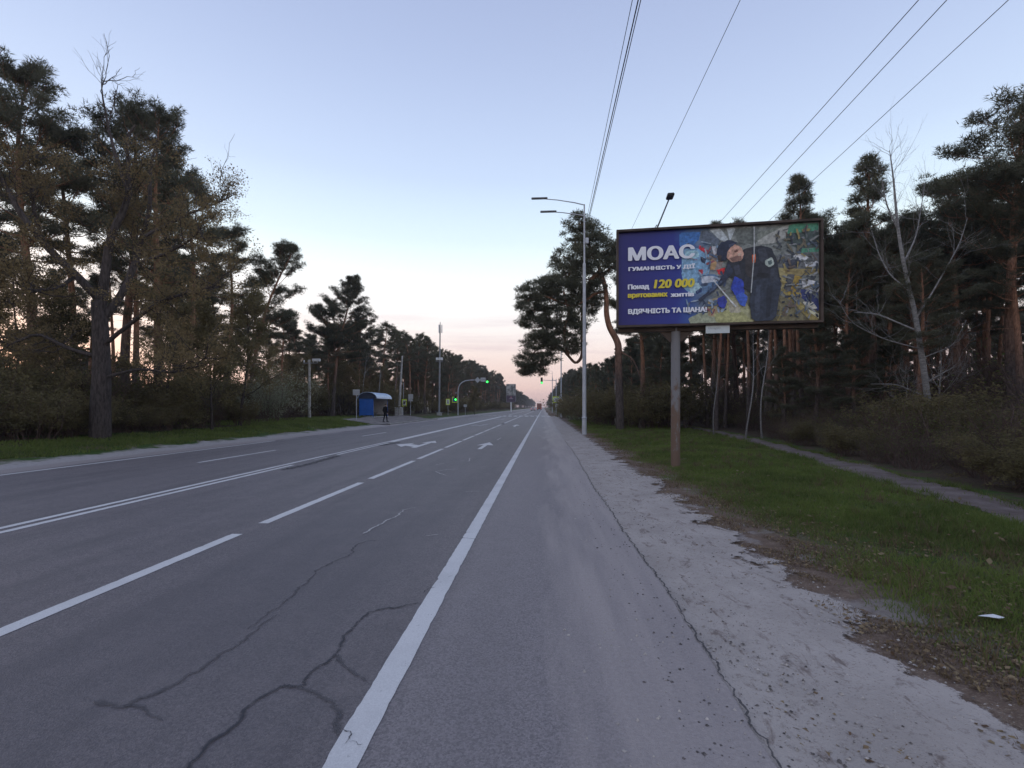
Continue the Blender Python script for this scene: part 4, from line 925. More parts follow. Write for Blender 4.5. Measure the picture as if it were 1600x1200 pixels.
def fit_text(body, x0, x1, z0, z1, mat, parent, yoff, bold, shear=0):
    """lettering stretched to the printed block x0..x1, z0..z1 of the sheet, facing -y"""
    me = text_mesh(body, 1.0, 0, shear); co = np.empty(len(me.vertices) * 3); me.vertices.foreach_get('co', co); co = co.reshape(-1, 3)
    me.calc_loop_triangles(); tri = np.empty(len(me.loop_triangles) * 3, np.int32); me.loop_triangles.foreach_get('vertices', tri); tri = tri.reshape(-1, 3)
    Vs, Ts = [], []                                # the stroke is made bolder with shifted layers, each a hair in front of the last
    for k, (sx, sz) in enumerate([(0, 0), (-1, 0), (1, 0), (-.5, .45), (.5, .45), (-.5, -.45), (.5, -.45)] if bold else [(0, 0)]):
        Vs.append(co + np.array([sx * bold * 1.5, sz * bold * 1.5, -k * .0003])); Ts.append(tri + k * len(co))
    bpy.data.meshes.remove(me); co = np.concatenate(Vs); me = np_mesh('lettering', co, np.concatenate(Ts)); depth = co[:, 2]
    a, b = co[:, :2].min(0), co[:, :2].max(0); q = np.stack([x0 + (co[:, 0] - a[0]) / (b[0] - a[0]) * (x1 - x0), yoff + depth, z0 + (co[:, 1] - a[1]) / (b[1] - a[1]) * (z1 - z0)], 1)
    me.vertices.foreach_set('co', q.ravel()); me.update(); return link('lettering', me, mat, parent)
def billboard():
    A = W(963, 400, 13.85); B = W(1284, 400, 12.98); d = B - A; d.z = 0; Wd = d.length; rz = math.atan2(d.y, d.x)
    z0, z1 = 3.90, 6.66; Pc = A + d * ((1062 - 963) / 321.0); gx = Pc.x; gy = Pc.y; g = gzf(gx, gy)
    e = empty('billboard', (gx, gy, g), rz, 1, 'large roadside billboard on a rusty grey post with a blue rescue poster', 'billboard')
    xl = -Wd * (99 / 321.0); xr = xl + Wd; z0 -= g; z1 -= g; fw = .06
    rust = NT('rusty_grey_post'); n = rust.noise(rust.scl(rust.objc(), (2, 2, .8)), 3.2, 6, .7); zz = rust.xyz(rust.objc())[2]
    m_ = rust.math('ADD', rust.rng(n, .3, .7, -1.3, 1.3), rust.rng(zz, 0, 4.2, 1.3, -1.6))
    rust.col(rust.mix(rust.rng(m_, -.2, .5), (.21, .20, .205), (.155, .098, .07))); rust.rough(.8); rust.bump(n, .3, .01)
    frame_m = simple('rust_brown_frame', (.085, .06, .048), .75, .1, .3, 3)
    mb = MB(); mb.tube([(0, .22, -.2), (0, .22, .25), (0, .22, z0 - .02)], [.13, .126, .124], 18); mb.build('post', rust.m, e, smooth=False)
    mb = MB(); mb.prism([(-.5, z0 - .06), (.5, z0 - .06), (.44, z0 - .11), (.17, z0 - .40), (-.17, z0 - .40), (-.44, z0 - .11)], 1, .19, .25); mb.build('gusset', frame_m, e)
    mb = MB(); mb.box(((xl + xr) / 2, .2, z0 - .04), (Wd * .98, .2, .14)); mb.build('cross_beam', frame_m, e)
    mb = MB(); mb.box(((xl + xr) / 2, .12, (z0 + z1) / 2), (Wd - .04, .16, z1 - z0 - .04)); mb.build('back_box', frame_m, e)
    for (cx, cz, w, h) in [((xl + xr) / 2, z1 - fw / 2, Wd, fw), ((xl + xr) / 2, z0 + fw / 2, Wd, fw), (xl + fw / 2, (z0 + z1) / 2, fw, z1 - z0 - 2 * fw), (xr - fw / 2, (z0 + z1) / 2, fw, z1 - z0 - 2 * fw)]:
        MB().box((cx, -.01, cz), (w, .20, h)).build('frame_bar', frame_m, e)
    # the printed sheet
    px0, px1, pz0, pz1 = xl + fw, xr - fw, z0 + fw, z1 - fw; PW = px1 - px0; PH = pz1 - pz0
    t = NT('poster_print'); ox = t.xyz(t.objc())[0]; oz = t.xyz(t.objc())[2]; n = t.noise(t.objc(), 1.3, 4, .6); n2 = t.noise(t.scl(t.objc(), (1, 1, 1.6)), 3.0, 6, .7)
    s_ = t.math('ADD', t.rng(ox, px0, px1), t.rng(n, .3, .7, -.03, .03))
    blue = t.mix(t.rng(s_, .05, .40), lin(50, 47, 120), lin(48, 62, 154)); blue = t.mix(t.rng(s_, .30, .46), blue, lin(80, 128, 184))
    pic = t.mix(t.rng(n2, .36, .62), lin(82, 88, 86), lin(166, 170, 164)); pic = t.mix(t.rng(oz, pz0 + PH * .35, pz0 + PH * .1), pic, lin(110, 104, 78))
    t.col(t.mix(t.rng(s_, .36, .50), blue, pic)); t.rough(.42); t.spec(.35)
    sheet = MB().box(((px0 + px1) / 2, .03, (pz0 + pz1) / 2), (PW - .004, .04, PH - .004)).build('poster', t.m, e)
    lay = [.0088]
    def uv(u, v):
        s = (u - 118) / 1392.0; tp = 128 - 43 * s; bt = 775 - 27 * s; return (px0 + min(max(s, 0.002), .998) * PW, pz1 - min(max((v - tp) / (bt - tp), .002), .998) * PH)
    mats = {}; rj = random.Random(17)
    def shape(pts, c, soft=True):
        lay[0] -= .00016
        key = c
        if key not in mats: mats[key] = print_mat('poster_ink', tuple(min(1, x * 1.6) for x in lin(*c)), .42, 11)
        P = [uv(*p) for p in pts]
        if soft and len(P) > 3:                                   # round the corners off a little
            for _ in range(1):
                Q = []
                for i in range(len(P)):
                    a, b = P[i], P[(i + 1) % len(P)]; Q += [(a[0] * .88 + b[0] * .12, a[1] * .88 + b[1] * .12), (a[0] * .12 + b[0] * .88, a[1] * .12 + b[1] * .88)]
                P = Q
            Q = []
            for i in range(len(P)):                               # uneven photographic edge
                a, b = P[i], P[(i + 1) % len(P)]
                for f in (0, .33, .66): Q.append((a[0] * (1 - f) + b[0] * f + rj.uniform(-.011, .011), a[1] * (1 - f) + b[1] * f + rj.uniform(-.011, .011)))
            P = Q
        mb = MB(); mb.add([(p[0], lay[0], p[1]) for p in P], [tuple(range(len(P)))]); o = mb.build('printed_figure', mats[key], sheet)
        if o.data.polygons[0].normal.y > 0: o.data.flip_normals()
    S = shape
    S([(560, 135), (712, 130), (700, 182), (640, 236), (560, 236)], (58, 100, 156)); S([(580, 246), (700, 246), (770, 270), (792, 330), (766, 420), (745, 520), (655, 566), (590, 520), (575, 400)], (112, 146, 172))
    S([(600, 260), (690, 262), (700, 300), (650, 320), (600, 310)], (140, 172, 192)); S([(690, 440), (800, 420), (850, 450), (830, 520), (760, 560), (680, 560)], (86, 110, 138)); S([(620, 500), (690, 480), (720, 520), (680, 556), (640, 552)], (150, 176, 196))
    for q in [((768, 118), (850, 114), (906, 190), (862, 203)), ((890, 112), (952, 110), (918, 196), (905, 180)), ((1000, 112), (1060, 108), (1070, 190), (1040, 200))]: S(q, (160, 166, 168))
    S([(710, 130), (760, 122), (850, 196), (820, 240), (790, 210), (700, 190)], (84, 92, 104)); S([(950, 115), (1090, 108), (1120, 180), (1080, 232), (960, 205)], (92, 96, 92)); S([(1100, 150), (1300, 100), (1320, 100), (1300, 160), (1180, 200), (1100, 210)], (112, 116, 108))
    S([(1106, 196), (1290, 102), (1316, 104), (1284, 190), (1186, 226), (1100, 226)], (146, 146, 140)); S([(1310, 97), (1507, 90), (1507, 142), (1300, 166)], (70, 124, 100)); S([(1290, 160), (1507, 142), (1507, 258), (1380, 262), (1300, 230)], (62, 72, 70))
    S([(1366, 262), (1508, 258), (1508, 288), (1372, 292)], (70, 120, 98)); S([(1225, 300), (1360, 300), (1510, 290), (1510, 380), (1400, 400), (1240, 390)], (96, 98, 100)); S([(1280, 340), (1390, 330), (1380, 385), (1300, 400)], (62, 66, 78))
    S([(1330, 300), (1420, 296), (1440, 330), (1400, 345), (1340, 320)], (186, 188, 192)); S([(1410, 350), (1505, 350), (1508, 380), (1420, 388)], (170, 172, 178)); S([(1240, 390), (1300, 390), (1330, 480), (1290, 560), (1245, 540)], (150, 138, 96))
    S([(1290, 396), (1508, 400), (1508, 430), (1390, 444), (1280, 428)], (128, 114, 76), False); S([(1300, 430), (1380, 440), (1400, 520), (1330, 620), (1270, 560)], (76, 76, 78)); S([(1350, 440), (1400, 450), (1330, 610), (1306, 600)], (140, 116, 54), False)
    S([(1395, 478), (1440, 472), (1510, 492), (1510, 556), (1440, 548), (1400, 520)], (188, 192, 204)); S([(1390, 530), (1510, 560), (1510, 690), (1440, 640), (1390, 590)], (46, 54, 96)); S([(1400, 620), (1470, 620), (1500, 670), (1430, 660)], (176, 172, 160))
    S([(1230, 560), (1300, 600), (1440, 748), (1220, 750)], (104, 98, 74)); S([(1252, 532), (1284, 536), (1512, 728), (1500, 748), (1452, 748)], (134, 120, 74), False); S([(1290, 540), (1390, 560), (1392, 590), (1330, 600)], (150, 128, 60)); S([(1400, 655), (1512, 700), (1512, 735)], (188, 178, 150), False)
    S([(700, 222), (766, 266), (742, 284), (694, 246)], (176, 46, 60)); S([(820, 388), (884, 380), (868, 432), (832, 428)], (180, 44, 48)); S([(696, 392), (728, 390), (722, 424), (700, 424)], (150, 50, 62)); S([(764, 300), (812, 250), (840, 300), (868, 340), (850, 390), (790, 400)], (128, 116, 112)); S([(780, 320), (820, 340), (812, 390), (770, 396)], (160, 128, 92))
    S([(710, 440), (800, 436), (850, 470), (790, 480), (720, 490)], (166, 170, 180)); S([(704, 300), (748, 320), (740, 352), (712, 340)], (52, 62, 84)); S([(786, 232), (822, 236), (826, 280), (800, 300)], (172, 172, 176)); S([(672, 540), (720, 520), (716, 548), (680, 560)], (40, 56, 92))
    S([(620, 728), (700, 690), (790, 690), (860, 700), (880, 766), (640, 768)], (138, 142, 120)); S([(760, 600), (840, 588), (880, 640), (870, 720), (760, 716)], (150, 134, 104)); S([(880, 600), (960, 570), (1040, 640), (1090, 754), (860, 762)], (148, 146, 112)); S([(800, 700), (900, 670), (1010, 690), (1070, 756), (820, 764)], (150, 148, 104)); S([(900, 610), (960, 606), (990, 690), (910, 690)], (156, 150, 132))
    for k in range(260):                                          # splinters and rubble of the printed wreckage
        u = rj.choice([rj.uniform(590, 880), rj.uniform(1230, 1500), rj.uniform(1230, 1500)]); v = rj.uniform(130, 740) if u > 1000 else rj.uniform(200, 700)
        if u < 760 and 200 < v < 600 and rj.random() < .6: continue
        L_ = rj.uniform(7, 40); a_ = rj.uniform(0, 3.14); w_ = rj.uniform(2.5, 10); cx_, sx_ = math.cos(a_), math.sin(a_)
        S([(u - cx_ * L_ - sx_ * w_, v - sx_ * L_ + cx_ * w_), (u + cx_ * L_ - sx_ * w_ * .6, v + sx_ * L_ + cx_ * w_ * .6), (u + cx_ * L_ * .8 + sx_ * w_, v + sx_ * L_ * .8 - cx_ * w_), (u - cx_ * L_ * .9 + sx_ * w_ * .7, v - sx_ * L_ * .9 - cx_ * w_ * .7)],
          rj.choice([(58, 62, 68), (84, 88, 88), (110, 112, 110), (128, 130, 132), (96, 90, 74), (126, 112, 70), (48, 52, 62), (78, 88, 100), (92, 80, 72)]) if u > 900 else rj.choice([(74, 92, 116), (112, 132, 150), (134, 146, 158), (58, 68, 88), (92, 92, 98), (122, 70, 74)]))
    # rescuer: dark jacket bent forward, arm reaching down, cap, bare cheek, blue gloves
    S([(895, 335), (1005, 262), (1120, 236), (1195, 262), (1230, 350), (1242, 440), (1256, 500), (1215, 745), (1062, 748), (1040, 610), (1060, 560), (985, 515), (905, 440), (880, 400)], (40, 42, 50)); S([(900, 350), (935, 410), (890, 470), (780, 560), (700, 612), (688, 598), (820, 500), (870, 420)], (44, 50, 66))
    S([(1060, 470), (1240, 455), (1256, 510), (1215, 745), (1064, 748), (1044, 612)], (44, 50, 62)); S([(940, 440), (1000, 470), (1010, 560), (950, 580), (915, 530)], (44, 62, 150)); S([(1010, 260), (1060, 250), (1066, 470), (1020, 440)], (52, 48, 50))
    S([(890, 268), (940, 226), (985, 246), (1006, 290), (990, 336), (925, 350), (888, 320)], (178, 138, 120)); S([(822, 250), (850, 212), (905, 196), (962, 214), (930, 236), (896, 268), (886, 336), (850, 338), (820, 300)], (36, 42, 60))
    S([(820, 596), (868, 572), (892, 610), (872, 666), (832, 646)], (48, 56, 132)); S([(944, 582), (1000, 548), (1034, 592), (1012, 652), (980, 640)], (56, 82, 158))
    for q, c_ in [([(1100, 262), (1150, 255), (1170, 330), (1130, 360), (1105, 320)], (54, 57, 66)), ([(1180, 400), (1225, 390), (1240, 470), (1190, 500)], (52, 56, 66)), ([(1085, 520), (1120, 500), (1110, 700), (1080, 720)], (56, 62, 76)), ([(1160, 520), (1200, 510), (1180, 720), (1150, 730)], (34, 38, 48)), ([(1100, 420), (1180, 430), (1150, 460), (1090, 450)], (30, 31, 38)), ([(905, 318), (985, 300), (992, 334), (930, 350)], (122, 92, 82)), ([(935, 272), (958, 262), (966, 272), (944, 284)], (96, 66, 58)), ([(962, 290), (986, 284), (984, 304), (966, 308)], (198, 156, 138)), ([(900, 230), (950, 214), (942, 226), (904, 250)], (60, 66, 84)), ([(820, 300), (852, 300), (850, 338), (826, 330)], (58, 48, 46)), ([(930, 380), (970, 360), (985, 430), (950, 440)], (56, 58, 70)), ([(760, 540), (850, 470), (858, 482), (770, 558)], (66, 78, 100))]: S(q, c_); S([(1062, 302), (1084, 298), (1082, 350), (1064, 356)], (170, 84, 50)); S([(1148, 342), (1194, 320), (1208, 366), (1178, 386), (1150, 368)], (150, 158, 150)); S([(1164, 346), (1190, 338), (1196, 362), (1176, 374)], (70, 84, 84))
    S([(1070, 110), (1080, 110), (1078, 300), (1056, 560), (1050, 558), (1070, 300)], (150, 152, 152), False); S([(790, 470), (800, 470), (955, 650), (945, 655)], (176, 178, 176), False)
    white = print_mat('poster_white_ink', lin(244, 244, 250), .03); yel = print_mat('poster_yellow_ink', lin(236, 214, 70), .04)
    def T(body, u0, v0, u1, v1, m, bold, shear=0):
        a = uv(u0, v1); b = uv(u1, v0); fit_text(body, a[0], b[0], a[1], b[1], m, sheet, -.035, bold, shear)
    T('МОАС', 188, 218, 668, 328, white, .035); T('ГУМАННІСТЬ У ДІЇ', 190, 350, 668, 402, white, .046); T('Понад', 186, 486, 342, 532, white, .046); T('120 000', 374, 452, 666, 520, yel, .036, .14)
    T('врятованих', 186, 548, 474, 592, yel, .046); T('життів', 494, 544, 662, 580, white, .046); T('ВДЯЧНІСТЬ ТА ШАНА!', 188, 648, 752, 702, white, .046)
    # owner's small white plate below the frame
    cx = xl + Wd * ((1126 - 963) / 321.0); pl = MB().box((cx, -.03, z0 - .10), (.62, .03, .24)).build('name_plate', simple('name_plate_white', (.62, .66, .66), .5, 0, .05), e)
    fit_text('Остадон', cx - .25, cx + .07, z0 - .125, z0 - .04, M['sign_ink'], pl, -.05, .0, .35) if False else fit_text('Octagon', cx - .25, cx + .07, z0 - .125, z0 - .04, M['sign_grey'], pl, -.05, .0, .35)
    # lighting arm reaching out over the top
    xa = xl + Wd * ((1031 - 963) / 321.0); mb = MB(); mb.tube([(xa, .1, z1 - .1), (xa, .05, z1 + .06), (xa + .05, -.4, z1 + .16), (xa + .12, -1.25, z1 + .30)], [.022, .022, .02, .018], 6); mb.tube([(xa - .12, .08, z1 - .02), (xa - .02, -.03, z1 + .1)], [.014, .014], 5); arm = mb.build('lamp_arm', M['galv_dark'], e)
    MB().bevbox((xa + .13, -1.36, z1 + .32), (.17, .30, .07), .015).build('floodlight', M['black'], arm)
billboard()

# ------------------------------------------------------------------ street lamps
def street_lamp(loc, label, group, H=14.0, rz=0):
    e = empty('street_lamp', loc, rz, 1, label, 'street lamp', group)
    mb = MB(); mb.tube([(0, 0, -.1), (0, 0, .95)], [.145, .14], 14); mb.build('base_sleeve', M['galv'], e)
    mb = MB(); mb.tube([(0, 0, .95), (0, 0, 1.0), (0, 0, 1.02), (0, 0, 1.10)], [.14, .165, .165, .125], 14, False); mb.build('collar', M['galv'], e)
    mb = MB(); mb.tube([(0, 0, 1.08), (0, 0, 5.6), (0, 0, 5.62), (0, 0, 10.5)], [.125, .118, .105, .09], 14); mb.tube([(0, 0, 10.5), (0, 0, H - .05)], [.055, .045], 10); mb.build('pole', M['galv'], e)
    mb = MB(); mb.tube([(0, 0, 5.56), (0, 0, 5.66)], [.128, .12], 14); mb.build('joint_ring', M['galv'], e)
    for z, L, dz in ((H - .1, 2.75, .48), (H - .75, 2.2, .3)):
        mb = MB(); mb.tube([(.03, 0, z), (-.6, 0, z + dz * .35), (-L * .6, 0, z + dz * .75), (-L, 0, z + dz)], [.035, .032, .028, .024], 7); a = mb.build('arm', M['galv'], e)
        MB().bevbox((-L - .0, 0, z + dz + .01), (1.0, .22, .07), .02).build('lamp_head', M['galv_dark'], a, rot=None)
    mb = MB(); mb.bevbox((.16, 0, H - 2.3), (.2, .2, .35), .02); mb.build('cable_clamp', M['galv'], e)
    return e
lp = G(913, 678, .0); lp.z = gzf(lp.x, lp.y)
street_lamp(lp, 'tall galvanised street lamp with two arms beside the billboard', 'street lamps on the right', EYE + (HZ - 318) / F * 29.86 - lp.z)
l2 = W(876.8, 640, 79); street_lamp((l2.x, l2.y, gzf(l2.x, l2.y)), 'far street lamp rising behind the yellow diamond sign', 'street lamps on the right', 13)
l3 = W(863, 640, 140); street_lamp((l3.x, l3.y, gzf(l3.x, l3.y)), 'farthest thin street lamp left of the diamond sign', 'street lamps on the right', 12)
# overhead wires
def wire(a, b, r, label, mat, sag=.12, ext=.6):
    A = np.array(a); B = np.array(b); A2 = A + (A - B) * ext; s = np.linspace(0, 1, 40)[:, None]; P = A2 * (1 - s) + B * s; P[:, 2] -= sag * 4 * (s * (1 - s))[:, 0] - sag * .8 * 0
    acc = Acc(); acc.tube(P, np.full(40, r), 5); tag(link('overhead_wire', acc.mesh('overhead_wire', True), M[mat]), label, 'wire', 'overhead wires')
for (x0, x1, y1, r, lab) in [(987, 918, 336, .011, 'left of the three dark cables running to the near street lamp'), (996, 920, 338, .02, 'thick middle cable running to the near street lamp'), (1000, 921, 340, .014, 'right of the three dark cables running to the near street lamp')]:
    wire(W(x0, 0, 14.2), W(x1, y1, 29.8), r, lab, 'cable', .1)
for (x0, x1, y1, dz, r, lab) in [(1155, 990, 350, 8.4, .007, 'single thin wire passing between the lamp and the billboard'), (1432, 1130, 340, 7.85, .009, 'left of the three wires above the billboard'), (1476, 1155, 345, 7.85, .009, 'middle of the three wires above the billboard'), (1572, 1265, 285, 8.4, .009, 'rightmost wire running over the pines at the upper right')]:
    Zn = F * dz / HZ; Zf = F * dz / (HZ - y1); a = np.array(W(x0, 0, Zn)); b = np.array(W(x1, y1, Zf)); wire(a, b + (b - a) * 1.0, r, lab, 'cable_grey', .05, .5)

# ------------------------------------------------------------------ bus shelter
def shelter():
    o = Vector((-20.5, 53.2, gzf(-19.6, 53.2) + .02)); e = empty('bus_shelter', o, 0, 1, 'small blue bus shelter with a curved pale metal roof', 'bus shelter')
    Wd, Ln, H = 1.55, 4.9, 2.02
    MB().box((Wd / 2, Ln / 2, .03), (Wd + .3, Ln + .3, .1)).build('floor_slab', M['concrete'], e)
    for y, m in ((0, 'blue_paint'), (Ln, 'cream')):
        w = MB().box((Wd / 2, y, H / 2 + .16), (Wd, .05, H - .16)).build('end_panel', M[m], e)
        mb = MB()
        for k in range(9): mb.box((Wd * (k + .5) / 9, y - .03, H / 2 + .16), (.03, .015, H - .2))
        mb.build('panel_ribs', M[m], w)
    for k in range(4): MB().box((.0, Ln * (k + .5) / 4, H / 2 + .16), (.05, Ln / 4 - .02, H - .16)).build('back_panel', M['cream'], e)
    for x in (0, Wd):
        for y in (-.02, Ln + .02): MB().box((x, y, H / 2 + .08), (.07, .07, H + .1)).build('post', M['blue_paint'], e)
    # barrel roof: axis along the road, falling to the front
    n = 12; a = [math.pi * (1 - k / n) for k in range(n + 1)]; cx = Wd / 2 + .16; rx = Wd / 2 + .34; prof = [(cx + rx * math.cos(q), H + .10 + .72 * math.sin(q)) for q in a]
    inner = [(cx + (rx - .04) * math.cos(q), H + .10 + .68 * math.sin(q)) for q in reversed(a)]
    MB().prism(prof + inner, 1, -.25, Ln + .25).build('roof', M['roof_metal'], e)
    for y in (-.1, Ln + .1): MB().prism(inner[::-1], 1, y - .02, y + .02).build('roof_gable', M['galv_dark'] if y > 0 else simple('dark_navy_gable', (.02, .03, .06), .7), e)  # gable ends: the near one dark navy, the far one dull steel
    MB().box((Wd + .04, Ln / 2, H + .09), (.06, Ln, .12)).build('front_beam', M['galv_dark'], e)
    b = MB(); b.box((.32, Ln / 2, .5), (.38, Ln - .5, .05)); b.build('bench_seat', simple('bench_wood', (.16, .12, .09), .8), e)
    for y in (.6, Ln - .6): MB().box((.3, y, .27), (.3, .06, .42)).build('bench_leg', M['galv_dark'], e)
shelter()

# ------------------------------------------------------------------ person waiting
def person(loc, rz):
    mb = MB()
    def T(pts, r, k=10): mb.tube(pts, r, k)
    T([(0, -.01, .92), (0, 0, 1.05), (0, .0, 1.2), (0, .01, 1.36), (0, .03, 1.46)], [.165, .16, .175, .18, .11], 14)           # trunk
    mb.ball((0, 0, .93), (.17, .135, .12)); mb.ball((0, .0, 1.38), (.215, .13, .11)); mb.ball((.0, -.03, 1.3), (.17, .12, .14))
    T([(0, .03, 1.44), (0, .05, 1.56)], [.062, .056]); mb.ball((0, .065, 1.645), (.078, .098, .118), 14); mb.ball((0, .16, 1.635), (.014, .022, .024)); mb.ball((0, .15, 1.58), (.03, .02, .022))
    for s in (-1, 1): mb.ball((s * .08, .055, 1.64), (.016, .026, .034))
    for s in (-1, 1):
        st = .10 if s > 0 else -.12
        T([(s * .09, 0, .93), (s * .12, st * .35 + .03, .50), (s * .14, st, .10)], [.092, .066, .05], 12); mb.ball((s * .14, st + .01, .06), (.05, .07, .05)); T([(s * .14, st - .05, .045), (s * .145, st + .1, .04), (s * .15, st + .19, .035)], [.045, .048, .032], 10)
        sh = (s * .20, .0, 1.40); el = (s * .27, -.05, 1.12); wr = (s * .25, .06, .88)
        T([sh, el], [.066, .052], 10); T([el, wr], [.052, .038], 10); mb.ball(sh, .07); mb.ball(el, .052); mb.ball(wr, .036)
        mb.ball((wr[0], wr[1] + .02, wr[2] - .05), (.022, .042, .052))
        for k, (dy, L) in enumerate(((.045, .065), (.028, .082), (.008, .088), (-.012, .078))):
            p = (wr[0], wr[1] + dy, wr[2] - .085); T([p, (p[0] - s * .006, p[1] + .008, p[2] - L * .55), (p[0] - s * .022, p[1] + .012, p[2] - L)], [.0095, .009, .007], 6)
        T([(wr[0] - s * .005, wr[1] + .05, wr[2] - .03), (wr[0] - s * .02, wr[1] + .075, wr[2] - .065), (wr[0] - s * .028, wr[1] + .07, wr[2] - .095)], [.011, .010, .008], 6)
    me = mb.mesh('body_blocks'); o = bpy.data.objects.new('tmp', me); COL.objects.link(o)
    md = o.modifiers.new('r', 'REMESH'); md.mode = 'VOXEL'; md.voxel_size = .0085; md.use_smooth_shade = True
    s = o.modifiers.new('s', 'SMOOTH'); s.iterations = 2; s.factor = .4
    bpy.context.view_layer.update(); body = bpy.data.meshes.new_from_object(o.evaluated_get(bpy.context.evaluated_depsgraph_get())); bpy.data.objects.remove(o)
    body.materials.clear()
    for m in ('cloth_black', 'cloth_navy', 'skin', 'rubber'): body.materials.append(M[m])
    idx = []
    for p in body.polygons:
        c = p.center; i = 0 if c.z > .88 else 1
        if c.z > 1.51: i = 2
        elif c.z < .085: i = 3
        elif abs(c.x) > .19 and c.z < .875 and c.z > .6: i = 2
        elif abs(c.x) < .19 and c.z > .80: i = 0
        idx.append(i)
    body.polygons.foreach_set('material_index', idx)
    e = empty('person', loc, rz, 1.06, 'person in black jacket and dark trousers standing beside the bus shelter', 'person')
    link('body', body, None, e)
    h = MB(); h.ball((0, .045, 1.675), (.086, .096, .102), 14); hm = h.mesh('hair', True)
    bm = bmesh.new(); bm.from_mesh(hm); bmesh.ops.delete(bm, geom=[v for v in bm.verts if v.co.z < 1.62 or (v.co.y > .11 and v.co.z < 1.70)], context='VERTS'); bm.to_mesh(hm); bm.free(); link('hair', hm, M['hair'], e)
    c = MB(); c.tube([(0, .02, 1.44), (0, .03, 1.505)], [.085, .075], 14, False); c.build('collar', M['cloth_black'], e, smooth=True)
pp_ = W(602, 640, 49.7); person((pp_.x, pp_.y, max(gzf(pp_.x, pp_.y), gzf(-15.6, pp_.y)) + .02), -.5)

# ------------------------------------------------------------------ posts, signs and masts on the left
def on(px, Z, dz=0):
    p = W(px, 640, Z); z = gzf(p.x, p.y)
    if -19.6 < p.x < -14.35 and 44.5 < p.y < 66: z = max(z, gzf(-15.6, p.y)) + .02
    return Vector((p.x, p.y, z + dz))
def zat(py, Z): return EYE + (HZ - py) / F * Z
def sign(px, Z, plate, size, base_mat, label, ptop=None, border=None, art=None, r=.035, name='road_sign', cat='sign', yaw=0):
    """post with a rectangular plate; plate = (px, py) of its centre, size in m"""
    b = on(px, Z); e = empty(name, b, PSI + yaw, 1, label, cat)
    zc = zat(plate[1], Z) - b.z; xc = (plate[0] - px) / F * Z; zt = (zat(ptop, Z) - b.z) if ptop else zc + size[1] / 2
    MB().tube([(0, 0, -.1), (0, 0, zt)], [r, r], 8).build('post', M['galv'], e)
    pl = MB().bevbox((xc, -r - .02, zc), (size[0], .02, size[1]), .006).build('plate', M[base_mat], e)
    if border: MB().bevbox((xc, -r - .034, zc), (size[0] * border[1], .008, size[1] * border[2]), .003).build('plate_face', M[border[0]], pl)
    if art: art(pl, xc, -r - .041, zc, size)
    return e
def walker(pl, x, y, z, s):
    h = s[1]
    mb = MB(); mb.ball((x, y, z + h * .25), (h * .06, .003, h * .06), 8); mb.prism([(x - .05 * h, z + .17 * h), (x + .06 * h, z + .17 * h), (x + .07 * h, z - .05 * h), (x + .14 * h, z - .28 * h), (x + .07 * h, z - .28 * h), (x, z - .08 * h), (x - .1 * h, z - .28 * h), (x - .16 * h, z - .28 * h), (x - .06 * h, z - .04 * h)], 1, y - .003, y + .003); mb.build('pictogram', M['sign_ink'], pl)
def busicon(pl, x, y, z, s):
    mb = MB(); mb.bevbox((x, y, z + .02), (s[0] * .36, .006, s[1] * .34), .002); mb.box((x, y - .001, z - s[1] * .2), (s[0] * .3, .006, s[1] * .05)); mb.build('pictogram', M['sign_ink'], pl)
sign(557, 47.7, (557, 613), (.68, .55), 'sign_grey', 'grey back of a sign on a thin post before the blue shelter')
sign(630.5, 70, (631.8, 629.3), (.70, 1.05), 'yellow', 'yellow bordered bus stop sign right of the person', ptop=598, border=('white_paint', .66, .72), art=busicon)
sign(641.5, 69, (641.8, 621.5), (.68, 1.0), 'sign_grey', 'tall grey back of a sign right of the yellow stop sign')
sign(700, 88, (700, 628), (.72, 1.1), 'yellow', 'small yellow crossing sign right of the antenna mast', border=('white_paint', .72, .76), art=walker)
sign(727, 96, (727, 634), (.62, .5), 'sign_grey', 'small grey sign on a low post right of the curved mast')
# camera box on top of the bus stop sign's own mast, loudspeaker-like
def concrete_pole():
    b = on(483.5, 50); e = empty('utility_pole', b, PSI, 1, 'short pale concrete utility pole on the grass left of the shelter', 'pole'); H = zat(562, 50) - b.z
    MB().tube([(0, 0, -.2), (0, 0, H)], [.17, .11], 8).build('shaft', M['concrete'], e)
    MB().box((.1, 0, H - .35), (1.5, .08, .1)).build('crossarm', M['galv_dark'], e)
    for x in (-.55, -.1, .4, .8): MB().tube([(x, 0, H - .3), (x, 0, H - .22), (x, 0, H - .1), (x, 0, H - .04)], [.03, .07, .06, .02], 8).build('insulator', M['white_paint'], e)
    MB().bevbox((.75, -.1, H - .05), (.8, .25, .28), .03).build('junction_box', M['white_paint'], e)
concrete_pole()
def cabinet_pole():
    b = on(623, 68); e = empty('utility_pole', b, PSI, 1, 'grey concrete pole with two white cabinets at its foot', 'pole'); H = zat(556, 68) - b.z
    MB().tube([(0, 0, -.2), (.25, 0, H * .5), (.5, 0, H)], [.19, .15, .11], 8).build('shaft', M['concrete'], e)
    for x in (-.33, .36): c = MB().bevbox((x, -.05, .62), (.34, .34, 1.1), .02).build('cabinet', M['white_paint'], e); MB().box((x, -.228, .62), (.28, .012, .96)).build('cabinet_door', M['cream'], c)
cabinet_pole()
